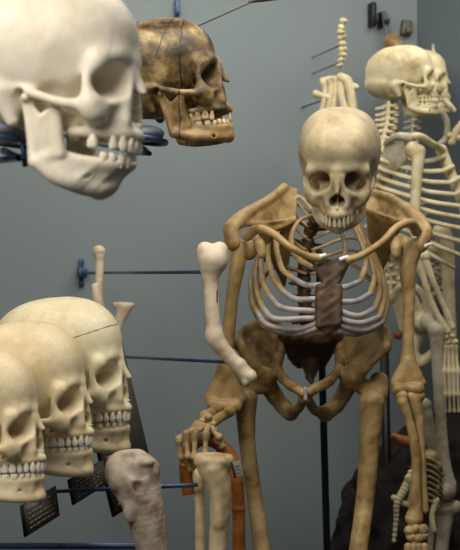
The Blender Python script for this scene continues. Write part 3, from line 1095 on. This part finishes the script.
def shank(px, tx):
    s = bone(.006); s.cap(P(px - 9, 722, 2.02), P(px + 9, 722, 2.02), .02).chain(ks(2.05, (px, 735, 2.03, 15), (px, 780, 2.05, 9), (tx, 880, 2.12, 7.5), (tx, 905, 2.13, 11)))
    put('tibia', s, BR, sk)
    s = bone(.006); s.chain([K(tx, 905, 2.13, 9), K(tx + 4, 903, 2.19, 11)]).chain([K(tx, 900, 2.12, 8), K(tx, 880, 1.98, 7), K(tx, 884, 1.90, 5)])
    put('foot', s, BR, sk)
shank(278, 282)
shank(340, 338)
put('support_rod', tube('support_rod', tpts(2.34, (319, 250, 3.6), (321, 330, 3.6), (327, 550, 3.6), (334, 822, 3.6)), 2, 10), M['black'], sk)

# ------------------------------------------------------------------ bamboo cane
cn = empty('walking_cane', P(240, 954, 1.88))
tag(cn, 'brown bamboo cane with a hooked handle under the skeleton hand', 'cane')
path = spline([(*P(189, 494, 1.895), 1), (*P(186, 474, 1.895), 1), (*P(188, 452, 1.895), 1), (*P(200, 440, 1.89), 1), (*P(215, 442, 1.885), 1), (*P(229, 454, 1.88), 1), (*P(236, 474, 1.88), 1), (*P(238.5, 510, 1.88), 1), (*P(239, 560, 1.88), 1), (*P(240, 760, 1.88), 1), (*P(240, 952, 1.88), 1)], 24)
L, pts = 0, []
nodes = [.045, .13, .165, .233, .30, .38, .47, .56, .65, .74]
for i, q in enumerate(path):
    if i: L += float(np.linalg.norm(q[:3] - path[i - 1][:3]))
    b = sum(math.exp(-((L - n_) / .0022) ** 2) for n_ in nodes)
    pts.append((*q[:3], (6.7 * 1.88 / F_PX) * (1 + .16 * b)))
fine = []
for a_, b_ in zip(pts[:-1], pts[1:]):
    m_ = max(1, int(np.linalg.norm(np.array(b_[:3]) - np.array(a_[:3])) / .002))
    for j in range(m_):
        fine.append(tuple(np.array(a_) * (1 - j / m_) + np.array(b_) * (j / m_)))
fine.append(pts[-1])
L, out = 0, []
for i, q in enumerate(fine):
    if i: L += float(np.linalg.norm(np.array(q[:3]) - np.array(fine[i - 1][:3])))
    b = sum(math.exp(-((L - n_) / .0020) ** 2) for n_ in nodes)
    out.append((*q[:3], (6.6 * 1.88 / F_PX) * (1 + .15 * b)))
put('shaft', tube('shaft', out, 1, 14, sharp=True), M['bamboo'], cn)
put('ferrule', tube('ferrule', tpts(1.88, (240, 936, 7.6), (240, 953, 7.0)), 1, 14, sharp=True), M['black'], cn)
# ------------------------------------------------------------------ rods that hold the specimens
def wall_foot(p):
    d = (p - W0).dot(WN)
    return p - WN * d


def rod(pts, r, label, group=None, plate_at=None, name='display_rod', m=None, cat='rod'):
    m = m or M['steel']
    root = empty(name, pts[0])
    tag(root, label, cat, group)
    put('bar', tube('bar', [(*p, r) for p in pts], 1, 10, sharp=True), m, root)
    if plate_at is not None:
        bm = bmesh.new()
        yaw = math.atan2(WD.y, WD.x)
        box_bm(bm, Vector((0, 0, 0)), (.012, .008, .068), .003, (0, 0, yaw))
        box_bm(bm, WN * .012, (.022, .024, .022), .003, (0, 0, yaw))
        for dz in (-.024, .024):
            bmesh.ops.create_uvsphere(bm, u_segments=8, v_segments=6, radius=.004, matrix=Matrix.Translation(WN * .004 + Vector((0, 0, dz))))
        me = from_bm('wall_plate', bm)
        me.transform(Matrix.Translation(plate_at))
        put('wall_plate', me, m, root)
    return root


e1 = P(206, 272, 1.955)
f1 = wall_foot(e1) + WN * .006
rod([f1, e1], .0030, 'upper blue steel rod from a wall plate to the ball of the bent arm bone', plate_at=f1 + WN * .004)
e2 = P(228, 362, 1.955)
f2 = wall_foot(e2) + WN * .006; f2.z = P(95, 355.5, f2.y).z
rod([f2, e2], .0030, 'blue steel rod ending at the lower end of the bent arm bone', plate_at=f2 + WN * .004)
rod([P(-70, 497, 1.96), P(197, 485, 1.72)], .0030, 'thin blue steel rod running below the skulls to the upright shin bone')
rod([P(-70, 546, 1.95), P(148, 546, 1.76)], .0052, 'thick blue steel rail along the bottom left edge of the photo')

for px, py, Y, w_ in ((50, 402, 1.90, 'rear'), (14, 430, 1.72, 'middle'), (-34, 452, 1.56, 'front')):
    a_ = P(px, py, Y)
    rod([wall_foot(a_) + WN * .006, a_], .0035, 'short steel rod carrying the %s white skull of the row from behind' % w_, 'rods behind the row of skulls')

# ------------------------------------------------------------------ cradles under the two upper skulls
def cradle(px, py, Y, w, label, strap):
    root = empty('skull_cradle', P(px, py, Y))
    tag(root, label, 'cradle', 'steel skull cradles')
    q = Y / F_PX
    c = P(px, py, Y)
    loop = [(*(c + Vector((math.cos(a) * w, math.sin(a) * .045, -.004 * math.cos(a)))), .0034 * Y / 1.5) for a in [i * math.pi / 12 for i in range(25)]]
    put('ring', tube('ring', loop, 1, 8, sharp=True), M['steel'], root)
    bm = bmesh.new()
    bmesh.ops.create_uvsphere(bm, u_segments=24, v_segments=12, radius=1, matrix=Matrix.Translation(c + Vector((0, 0, .010))) @ Matrix.Diagonal((w * .92, .042, .013, 1)))
    put('pad', from_bm('pad', bm), M['pad'], root)
    foot = wall_foot(c + Vector((-.02, 0, -.012))) + WN * .006
    foot.z += .14
    put('arm', tube('arm', [(*(c + Vector((-.01, .04, -.006))), .004), (*(c + Vector((-.02, .08, -.012))), .004), (*foot, .004)], 3, 8), M['steel'], root)
    if strap:
        put('clamp', tube('clamp', [(*(c + Vector((w * .7, -.02, -.004))), .003), (*(c + Vector((w * .75, -.015, -.028))), .003)], 1, 8, sharp=True), M['steel'], root)
    return root


M['pad'] = plain('grey_blue_pad', srgb(138, 146, 160), 0.6)
cradle(6, 141, 1.27, .030, 'blue steel cradle under the back of the large white skull', True)
cradle(146, 140, 1.95, .032, 'blue steel cradle under the back of the dark brown skull', False)


# ------------------------------------------------------------------ loose bones on the left
def loose(name, label, cat, base, parts, m, rough=.0002, freq=150, part='shaft_bone'):
    root = tag(empty(name, base), label, cat)
    for pn, s in parts:
        put(pn, s, m, root, rough, freq)
    return root


# one mesh each: the object itself is the thing
def single(name, s, m, label, cat, group=None, rough=.0002, freq=150, seed=0):
    me = s.mesh(name, rough, freq, 1.0, seed) if isinstance(s, Sdf) else s
    n = len(me.vertices)
    a = np.empty(n * 3, np.float32)
    me.vertices.foreach_get('co', a)
    a = a.reshape(-1, 3)
    b = Vector((float(a[:, 0].mean()), float(a[:, 1].mean()), float(a[:, 2].min())))
    o = link(name, rebase(me, b), m)
    o.location = b
    return tag(o, label, cat, group)


s = bone(.008)
Y = 1.955
s.ell(P(213, 258.5, Y), (.0255, .026, .0255), k=0).ell(P(205, 250, Y), (.0135, .016, .0135), k=.004).ell(P(220, 250, Y), (.0135, .016, .0135), k=.004)
s.chain(ks(Y, (211, 270, 10), (211, 284, 7.6), (212, 305, 7.4), (214, 328, 7.8), (218, 342, 8.2), (229, 356, 7.6), (240, 368, 7.2), (246, 374, 8)))
s.ell(P(214, 336, Y), (.013, .013, .016), k=.008)
s.ell(P(240, 364, Y), (.0095, .012, .0095), k=.004).ell(P(251, 376, Y - .004), (.0098, .013, .0105), k=.003).ell(P(246, 381, Y), (.008, .012, .009), k=.003)
s.cap(P(212.5, 240, Y - .03), P(212.5, 240, Y + .03), .005, k=.005, mode='sub')
hb = single('bent_humerus', s, M['pale'], 'pale arm bone with a round ball on top, healed bent at the elbow end', 'bone')
bm = bmesh.new(); box_bm(bm, P(217.2, 296, Y - .0085), (.0016, .003, .020), .0004, (0, rt(0), 0))
o = link('ink_mark', rebase(from_bm('ink_mark', bm), hb.location), M['cardedge'], hb)

s = bone(.004)
fa = [P(100, 252, 2.60), P(100, 292, 2.60)]
s.cap(P(99, 252, 2.6), P(99.5, 255, 2.6), .0145, .012).chain(ks(2.6, (99.5, 258, 4.5), (99.5, 270, 4.0), (99, 285, 4.3), (97.5, 296, 5.0)))
s.chain(ks(2.585, (95, 287, 4.0), (97, 298, 5.4), (100, 311, 5.2), (102, 330, 4.6), (103, 360, 4.6), (104, 400, 5), (104, 420, 7)))
single('broken_forearm_bone', s, M['pale'], 'thin pale bone with a flat round head and an overlapping healed break, behind the skulls', 'bone')
s = bone(.005)
s.cap(P(116, 305, 2.5), P(131, 304, 2.5), .008).chain(ks(2.5, (124, 307, 8), (121, 316, 6.2), (117, 326, 5.4), (112, 345, 5.2), (104, 380, 5.2), (98, 410, 6), (95, 430, 9)))
s.half(P(123, 302.5, 2.5), (.05, -.1, 1), P(108, 306, 2.4), P(140, 285, 2.6), k=.002)
single('flared_bone', s, M['pale'], 'pale bone with a flared flat top poking up behind the rear white skull', 'bone')

s = bone(.010)
Y = 1.70
s.ell(P(122, 468, Y), (.024, .026, .024)).ell(P(141, 470, Y), (.026, .028, .022)).ell(P(131, 458, Y + .01), (.025, .022, .012), k=.006)
s.chain(ks(Y, (132, 478, 24), (140, 496, 22), (146, 518, 19), (151, 545, 16), (156, 580, 15), (162, 640, 15), (166, 690, 19)))
s.ell(P(140, 470, Y - .030), (.017, .006, .012), k=.005, mode='sub').ell(P(138, 488, Y - .034), (.008, .010, .009), k=.004, mode='sub')
s.ell(P(143, 500, Y - .026), (.006, .006, .005), k=.004).ell(P(130, 512, Y - .024), (.010, .008, .016), k=.006).ell(P(146, 462, Y - .02), (.012, .010, .006), k=.004)
s.ell(P(118, 482, Y - .018), (.012, .010, .014), k=.005)
single('diseased_bone', s, M['mauve'], 'thick lumpy pitted greyish bone standing below the rear white skull', 'bone', None, .0005, 120)

tb = empty('shin_bones', P(214, 650, 1.72))
tag(tb, 'upright tan shin bone pair in front of the cane and hand', 'bone')
s = bone(.006)
Y = 1.72
s.cap(P(204, 461, Y), P(205, 464, Y), .0145, .012).cap(P(224, 461, Y), P(222, 465, Y), .0145, .012).ell(P(214, 460, Y), (.024, .020, .010))
s.half(P(214, 453.5, Y), (.03, -.06, 1), P(185, 462, Y - .05), P(245, 440, Y + .05), k=.003)
s.chain(ks(Y, (214, 469, 15), (218.5, 482, 12.6), (220.5, 496, 11.2), (219.5, 522, 10), (218, 550, 9.2), (216, 600, 9), (214, 640, 12)))
s.chain(ks(Y - .012, (213, 470, 7), (218, 492, 5.5), (219, 525, 4)))
put('tibia', s, M['shin'], tb)
s = bone(.004)
s.ell(P(199, 476, Y + .03), (.009, .009, .012)).chain(ks(Y + .03, (199, 480, 5.5), (200, 500, 5), (200.5, 550, 5.2), (201, 600, 5), (203, 645, 7)))
put('fibula', s, M['shin'], tb)


def card(name, corners, th, label, m, lines=0, group=None, edge=True):
    """A thin stiff plaque through four (px, py, Y) corners: tl, tr, br, bl."""
    q = [P(*c_) for c_ in corners]
    o_ = q[0]
    ux = (q[1] - q[0])
    uz = (q[3] - q[0])
    n = ux.cross(uz).normalized()
    if n.y > 0: n = -n
    root = empty(name, q[3])
    tag(root, label, 'plaque', group)
    def quad(u0, u1, v0, v1, off, t_):
        bm = bmesh.new()
        vs = []
        for o2 in (off, off - t_):
            vs.append([bm.verts.new(o_ + ux * u + uz * v + n * o2) for u, v in ((u0, v0), (u1, v0), (u1, v1), (u0, v1))])
        bm.faces.new(vs[0]); bm.faces.new(vs[1])
        for i in range(4):
            bm.faces.new((vs[0][i], vs[0][(i + 1) % 4], vs[1][(i + 1) % 4], vs[1][i]))
        return from_bm('sheet', bm)
    me = quad(0, 1, 0, 1, 0, th)
    put('backing', me, M['cardedge'], root).data
    put('sheet', quad(.035, .985, .02, .98, .0008, .0006), m, root)
    return root, quad


c1, q1 = card('plaque', [(22, 506, 1.74), (56, 486, 1.82), (57, 513, 1.82), (26, 537, 1.74)], .004, 'small dark plaque below the front skull of the row', M['card'])
c2, q2 = card('plaque', [(69, 480, 1.84), (103, 460, 1.92), (103, 485, 1.92), (74, 505, 1.84)], .004, 'small dark plaque below the middle skull of the row', M['card'])
c3, q3 = card('tall_plaque', [(76, 358, 2.04), (121, 337, 2.14), (163, 494, 2.14), (114, 517, 2.04)], .005, 'tall dark leaning plaque behind the rear skull and the lumpy bone', M['card'])
a_ = P(118, 430, 2.10)
put('standoff', tube('standoff', [(*a_, .004), (*(wall_foot(a_) + WN * .006), .004)], 1, 8, sharp=True), M['steel'], c3)
rs = random.Random(5)
for cc_, qq, rows, y0, dy in ((c1, q1, 5, .18, .15), (c2, q2, 5, .18, .15), (c3, q3, 34, .05, .027)):
    for i in range(rows):
        x = .12
        end = rs.uniform(.5, .92)
        while x < end:
            w_ = rs.uniform(.05, .13)
            put('text_line', qq(x, min(x + w_, .95), y0 + dy * i, y0 + dy * i + dy * .38, .0013, .0004), M['ink'], cc_)
            x += w_ + .03
            if rows > 20: x += .25

tg = empty('label_tag', P(237, 470, 1.70))
tag(tg, 'small white printed tag on the edge of the upright shin bone', 'tag')
bm = bmesh.new(); box_bm(bm, P(237.3, 469, 1.70), (.0125, .0016, .021), .0004, (0, rt(-14), rt(16)))
put('card', from_bm('card', bm), M['paper'], tg)
bm = bmesh.new(); box_bm(bm, P(233.2, 470, 1.697), (.0018, .004, .024), .0004, (0, rt(-14), rt(16)))
put('clip', from_bm('clip', bm), M['cardedge'], tg)
bm = bmesh.new()
for dz in (-.005, 0, .005): box_bm(bm, P(237.3, 469, 1.6985) + Vector((0, 0, dz)), (.0062, .0012, .0007), 0, (0, rt(-14), rt(16)))
put('print', from_bm('print', bm), M['ink'], tg)

# ------------------------------------------------------------------ things on and before the wall
pr = tag(empty('pointer', P(197, 27, 1.99)), 'thin dark wire rising from the brown skull to a brown handle at the top edge', 'pointer')
put('wire', tube('wire', [(*P(196, 27, 1.99), .0010), (*P(254, 1, 2.05), .0010)], 1, 8, sharp=True), M['wire'], pr)
put('handle', tube('handle', tpts(2.06, (249, 2.5, 1.2), (256, 0, 2.6), (268, -2, 3.4), (284, -4, 2.6), (292, -5, 1.5)), 5, 10), M['horn_brown'] if 'horn_brown' in M else M['dark'], pr)


def wall_bit(name, px, py, w, h_, d, label, cat, m=None, tilt=0):
    bm = bmesh.new()
    yaw = math.atan2(WD.y, WD.x)
    box_bm(bm, Vector((0, 0, 0)), (w, d, h_), min(w, d, h_) * .2, (0, tilt, yaw))
    box_bm(bm, WN * d * .7 + Vector((0, 0, -h_ * .25)), (w * .7, d, h_ * .3), min(w, d, h_) * .1, (0, tilt, yaw))
    o = link(name, from_bm(name, bm), m or M['black'])
    o.location = wp(px, py, d / 2)
    return tag(o, label, cat)


wall_bit('wall_hook', 177, 8, .012, .040, .012, 'small dark hook on the grey wall above the brown skull', 'hook', M['steel'])
wall_bit('wall_clip', 372, 15, .012, .062, .03, 'dark clip on the wall at the top, left of two', 'clip', M['black'])
wall_bit('wall_clip', 382, 20, .014, .040, .03, 'dark clip on the wall at the top, right of two', 'clip', M['black'])
wall_bit('socket_box', 406, 28, .026, .040, .02, 'dark square box on the wall above the ivory skeleton skull', 'box', M['card'], rt(8))
rod([wp(384, 12, .03), wp(390, 60, .05), wp(392, 130, .05)], .007, 'grey upright post on the wall behind the ivory skeleton skull', name='wall_post', m=M['postgrey'] if 'postgrey' in M else M['steel'], cat='post')

# slender specimen of little vertebrae on two thin pins
sp_ = tag(empty('spine_specimen', P(341, 70, 2.92)), 'slender yellowish specimen of tiny stacked bones pinned to the wall', 'specimen')
rs = random.Random(9)
for i in range(9):
    py = 21 + i * 5.6
    px = 343 - 1.6 * math.sin(i * .9) - i * .3
    s = Sdf(.0016, .004)
    r = (4.6 if 1 < i < 6 else 3.4) - (1 if i > 6 else 0)
    s.ell(P(px, py, 2.92), (r * .0023, .008, .0072)).cap(P(px - 2, py, 2.92), P(px + rs.uniform(2, 4), py + rs.uniform(-2, 2), 2.91), .004, .003)
    put('vertebra', s, M['back'], sp_, .0004, 200, i)
for py in (45, 62):
    a_ = P(341, py, 2.92)
    b_ = wall_foot(a_)
    put('pin', tube('pin', [(*a_, .0014), (*b_, .0014)], 1, 6, sharp=True), M['wire'], sp_)
# cluster of hand-like bones just above the tan skull
cl = tag(empty('bone_cluster', P(336, 112, 2.86)), 'cluster of small pale bones on the wall just above the tan skull', 'specimen')
for rows in (((316, 94, 4), (322, 96, 3), (330, 98, 3.2)), ((323, 82, 3.4), (325, 92, 2.6), (322, 110, 3)), ((329, 79, 3.2), (331, 90, 2.92), (328, 112, 3)), ((335, 80, 3), (335, 92, 2.6), (333, 112, 3)),
             ((341, 78, 5.5), (347, 82, 5.5), (351, 94, 4.5), (353, 110, 4.5)), ((340, 82, 4), (341, 96, 4), (346, 114, 4)), ((350, 85, 3), (356, 87, 3.2)), ((322, 80, 2.6), (336, 78, 2.6))):
    s = bone(.004); s.chain(ks(2.86, *rows))
    put('small_bone', s, M['back'], cl)
a_ = P(338, 95, 2.87)
put('pin', tube('pin', [(*a_, .002), (*wall_foot(a_), .002)], 1, 6, sharp=True), M['wire'], cl)
# small brown skull cap behind the ivory skeleton
s = bone(.006)
s.ell(P(392, 43, 3.0), (.024, .026, .022)).ell(P(398, 46, 2.99), (.016, .018, .014)).cap(P(384, 52, 3.0), P(400, 54, 3.0), .010)
single('small_brown_skull', s, M['caramel_dark'], 'small brown skull showing above the ivory skeleton skull', 'skull', None, .0006, 120)

# ------------------------------------------------------------------ the ivory skeletons at the back right
BK = M['back']
bs = tag(empty('skeleton', (P(425, 300, 2.66).x, 2.66, 0)), 'ivory human skeleton in profile behind the brown one, its skull the nearer of two', 'skeleton')
ivo = mesh_pair((cranium_mesh('cranium', vault=(1, 1, .98), brow=.8), mandible_mesh('mandible', deep=-1.0)), BK, BK)
def place_skull(root, px, py, Y, yaw, pitch, sc, meshes, seed):
    r_ = (Matrix.Rotation(yaw, 3, 'Z') @ Matrix.Rotation(pitch, 3, 'X')).to_euler()
    return build_skull(root, P(px, py, Y) - root.location, r_, sc, meshes, None, M['old_enamel2'], seed=seed)
place_skull(bs, 400, 88, 2.66, -HP - rt(2), rt(4), .80, ivo, 31)
vertebrae(bs, 'neck', [P(396, 104, 2.66), P(395, 122, 2.66), P(391, 140, 2.66), P(388, 150, 2.66)], 7, (1, 0, .1), .98, BK)
vertebrae(bs, 'chest', [P(388, 151, 2.66), P(381, 180, 2.66), P(380, 215, 2.66), P(389, 248, 2.66)], 11, (1, 0, 0), .82, BK)
vertebrae(bs, 'loin', [P(391, 250, 2.66), P(399, 275, 2.66), P(398, 300, 2.66)], 5, (1, 0, 0), 1.0, BK)
for i in range(11):
    y0 = 150 + 8.8 * i
    fx = [438, 447, 454, 460, 465, 469, 472, 472, 468, 458, 444][i]
    fy = y0 + [8, 10, 13, 16, 19, 22, 25, 30, 34, 36, 36][i]
    sx = 386 - 5 * math.sin(i / 10 * 3.0)
    bul = .10 * (0.72 + .28 * math.sin(min(i, 7) / 7 * math.pi / 1.3))
    for sgn in (-1, 1):
        if sgn > 0 and i > 9: continue
        pts = [(sx, y0 - 4, 2.66), (sx - 2, y0 + 1, 2.66 + sgn * bul * .6), (sx + 22, y0 + 9, 2.66 + sgn * bul), ((sx + fx) / 2 + 10, (y0 + 9 + fy) / 2 + 3, 2.66 + sgn * bul * .96), (fx - 4, fy + 2, 2.66 + sgn * bul * .45)]
        rib(bs, pts, .0070, BK, [(fx + 6, fy - 2 - i * .5, 2.66 + sgn * .018)] if i < 8 else None, BK, .006)
s = bone(.005); s.chain(ks(2.66, (441, 150, 6), (450, 172, 5.5), (463, 205, 5.5), (474, 240, 5)))
put('sternum', s, BK, bs)
put('clavicle', tube('clavicle', tpts(2.6, (407, 138, 2.55, 4), (420, 136, 2.55, 3.4), (432, 143, 2.58, 3.2), (442, 150, 2.64, 4)), 6, 10), BK, bs)
s = bone(.006)
T = [(P(404, 144, 2.56), P(386, 142, 2.61), P(378, 188, 2.62)), (P(404, 144, 2.56), P(405, 160, 2.57), P(378, 188, 2.62))]
s.plate(T, .0035).chain(ks(2.56, (386, 143, 2.6, 3), (398, 136, 2.56, 3.6), (410, 138, 2.545, 4.5)), k=.004).chain(ks(2.6, (405, 158, 2.57, 2.6), (392, 174, 2.6, 2.4), (378, 188, 2.62, 2.6)))
put('scapula', s, M['backgrey'], bs)
s = bone(.006)
s.ell(P(413, 150, 2.54), (.017, .018, .018)).chain(ks(2.53, (419, 151, 6.5), (418, 164, 5.8), (416, 190, 5.2), (415, 220, 5), (417, 245, 5.5))).cap(P(415, 255, 2.53), P(424, 256, 2.53), .013)
put('humerus', s, BK, bs)
for rows, nm in ((((418, 261, 5), (424, 280, 3.4), (434, 308, 3.2), (447, 331, 4.2)), 'radius'), (((424, 259, 5), (431, 276, 3.4), (442, 302, 3), (452, 327, 3.6)), 'ulna')):
    s = bone(.004); s.chain(ks(2.53, *rows)); put(nm, s, BK, bs)
for i, (px, py) in enumerate([(446, 337), (452, 336), (448, 343), (455, 342)]):
    lump('carpal', px, py, 2.53, 3.4, 3.2, 3, BK, bs, i)
for i in range(4):
    x0, x1, x2 = 445 + 3.6 * i, 444 + 4.6 * i, 445 + 4.4 * i
    finger_bone('metacarpal', (x0, 347, 2.53), (x1, 371, 2.52), 2.1, BK, bs)
    finger_bone('phalanx', (x1, 372, 2.52), (x2, 394, 2.52), 1.9, BK, bs)
    finger_bone('phalanx', (x2, 395, 2.52), (x2 + .5, 411, 2.53), 1.6, BK, bs)
s = bone(.008)
s.plate([(P(392, 296, 2.60), P(412, 286, 2.56), P(424, 320, 2.58)), (P(392, 296, 2.60), P(402, 330, 2.62), P(424, 320, 2.58))], .005)
s.chain(ks(2.58, (392, 298, 2.60, 4), (400, 288, 2.58, 4), (412, 286, 2.56, 4), (424, 296, 2.56, 3.6), (428, 312, 2.57, 5)), k=.004).ell(P(424, 322, 2.58), (.025, .022, .024)).chain(ks(2.6, (418, 332, 8), (412, 350, 7), (420, 362, 6), (434, 352, 5), (446, 338, 2.63, 5)))
put('hip_bone', s, BK, bs)
s = bone(.008)
s.ell(P(429, 322, 2.55), (.019,) * 3).cap(P(429, 322, 2.55), P(436, 330, 2.53), .012, .015).chain(ks(2.53, (437, 332, 8), (438, 360, 6.6), (440, 400, 6), (442, 440, 6), (445, 470, 7), (447, 484, 9.5)))
s.ell(P(446, 492, 2.52), (.021, .022, .018))
put('femur', s, M['backgrey'], bs)
s = bone(.006)
s.cap(P(438, 507, 2.53), P(455, 507, 2.53), .014).chain(ks(2.54, (446, 512, 9), (444, 530, 7), (441, 560, 6.4), (436, 640, 6), (432, 720, 8)))
put('tibia', s, M['backgrey'], bs)
s = bone(.004); s.ell(P(434, 510, 2.55), (.009, .009, .009)).chain(ks(2.55, (434, 514, 4), (431, 540, 3.4), (428, 600, 3.2), (425, 716, 4.5)))
put('fibula', s, M['backgrey'], bs)
s = bone(.003); s.ell(P(398, 335, 2.60), (.010, .010, .010)); put('hip_washer', s, M['red'], bs)
put('support_rod', tube('support_rod', tpts(2.75, (384, 330, 4.6), (388, 550, 4.6), (390, 740, 4.6)), 1, 10, sharp=True), M['black'], bs)

b2 = tag(empty('skeleton', (P(450, 300, 2.98).x, 2.98, 0)), 'pale skeleton mostly hidden behind the ivory one, its skull peeping out to the right', 'skeleton')
place_skull(b2, 416, 88, 2.98, -HP - rt(12), rt(1), .80, ivo, 33)
s = bone(.002); s.cap(P(434, 58, 2.98), P(433, 45, 2.98), .006, .004); put('crown_hook', s, M['backgrey'], b2)
vertebrae(b2, 'neck', [P(420, 112, 2.98), P(418, 135, 2.98), P(416, 150, 2.98)], 6, (1, -.2, 0), .8, M['backgrey'])
vertebrae(b2, 'chest', [P(416, 151, 2.98), P(424, 215, 2.99), P(436, 250, 2.99)], 9, (1, -.2, 0), .8, M['backgrey'])
vertebrae(b2, 'loin', [P(436, 251, 2.98), P(440, 300, 2.98)], 5, (1, -.2, 0), .85, M['backgrey'])
s = bone(.005); s.chain(ks(2.9, (425, 140, 4), (436, 146, 3.5), (446, 138, 3.4), (447, 122, 3.2), (442, 112, 3)))
put('clavicle', s, M['backgrey'], b2)
s = bone(.005); s.chain(ks(2.88, (441, 232, 9), (446, 246, 8), (449, 300, 6), (452, 360, 6), (453, 420, 7))).ell(P(440, 250, 2.9), (.03, .02, .022))
put('humerus', s, BK, b2)
for i, rows in enumerate((((452, 142, 4), (456, 132, 4), (462, 124, 4)), ((450, 136, 3.4), (458, 138, 3.6), (466, 136, 4)), ((446, 102, 2.6), (450, 106, 3.2), (454, 110, 2.4)))):
    s = bone(.003); s.chain(ks(2.85, *rows)); put('hand_bone', s, BK, b2)
put('support_rod', tube('support_rod', tpts(3.06, (444, 250, 4), (446, 700, 4)), 1, 8, sharp=True), M['black'], b2)

# ------------------------------------------------------------------ dark stony mound, little skeleton on it
s = Sdf(.012, .02)
s.ell((.46, 2.82, .16), (.26, .22, .55)).ell((.58, 2.78, .12), (.20, .20, .70)).ell((.36, 2.80, .05), (.20, .2, .38))
s.half((0, 0, 0.0), (0, 0, -1), (0, 2.3, -.8), (1, 3.2, .02))
tag(link('stone_mound', s.mesh('stone_mound', .007, 45), M['stone']), 'rough dark stony mound behind the skeletons at the lower right', 'mound')

YL = M['yellowbone']
ms = tag(empty('small_animal_skeleton', P(425, 512, 2.5)), 'small curled yellowish animal skeleton with a hanging tail, left of the ivory leg', 'skeleton')
vertebrae(ms, 'chest', [P(436, 452, 2.55), P(424, 462, 2.53), P(416, 480, 2.5), P(420, 500, 2.5)], 10, (1, 0, -.2), .45, YL)
for i in range(8):
    y0 = 462 + i * 6
    for dY in (-.03, .03):
        rib(ms, [(420, y0, 2.51), (428, y0 - 4, 2.51 + dY), (438, y0 + 2, 2.51 + dY), (442, y0 + 9, 2.51 + dY * .4)], .0036, YL)
s = bone(.006, .0014); s.ell(P(430, 458, 2.50), (.018, .020, .017)).ell(P(437, 466, 2.49), (.011, .013, .010)).cap(P(436, 470, 2.5), P(442, 474, 2.5), .006)
put('cranium', s, YL, ms)
tail = spline([tuple(P(412, 474, 2.49)) + (5,), tuple(P(404, 490, 2.48)) + (4.5,), tuple(P(397, 503, 2.47)) + (3.6,), tuple(P(396, 520, 2.47)) + (3.0,), tuple(P(394, 541, 2.47)) + (2.2,)], 4)
for a_, b_ in zip(tail[:-1], tail[1:]):
    pa, pb = Vector(a_[:3]), Vector(b_[:3])
    r = a_[3] * 2.47 / F_PX
    s = Sdf(.0014, .002); s.chain([(pa, r), (pa.lerp(pb, .45), r * .6), (pa.lerp(pb, .88), r * .95)])
    put('tail_bone', s, M['back'], ms, 0)
for rows in (((394, 498, 3.5), (402, 503, 3), (410, 505, 3.4)), ((408, 478, 3.4), (412, 490, 2.8), (410, 503, 3.4)), ((436, 500, 3.4), (432, 515, 2.6), (434, 530, 3))):
    s = bone(.003); s.chain(ks(2.48, *rows)); put('leg_bone', s, M['back'], ms)
s = bone(.003); s.chain(ks(2.55, (394, 436, 3), (402, 440, 5), (412, 441, 4.5), (420, 438, 2)))
single('horn_piece', s, M['caramel'], 'orange-brown horn piece behind the brown forearm', 'horn')
# pale bones behind the hanging forearm
s = bone(.006); s.chain(ks(2.6, (425, 402, 4), (428, 415, 5), (431, 440, 6), (434, 452, 5))).ell(P(426, 404, 2.6), (.012, .012, .010))
single('pale_limb_bone', s, M['backgrey'], 'pale upright bone between the brown forearm and the ivory thigh', 'bone')
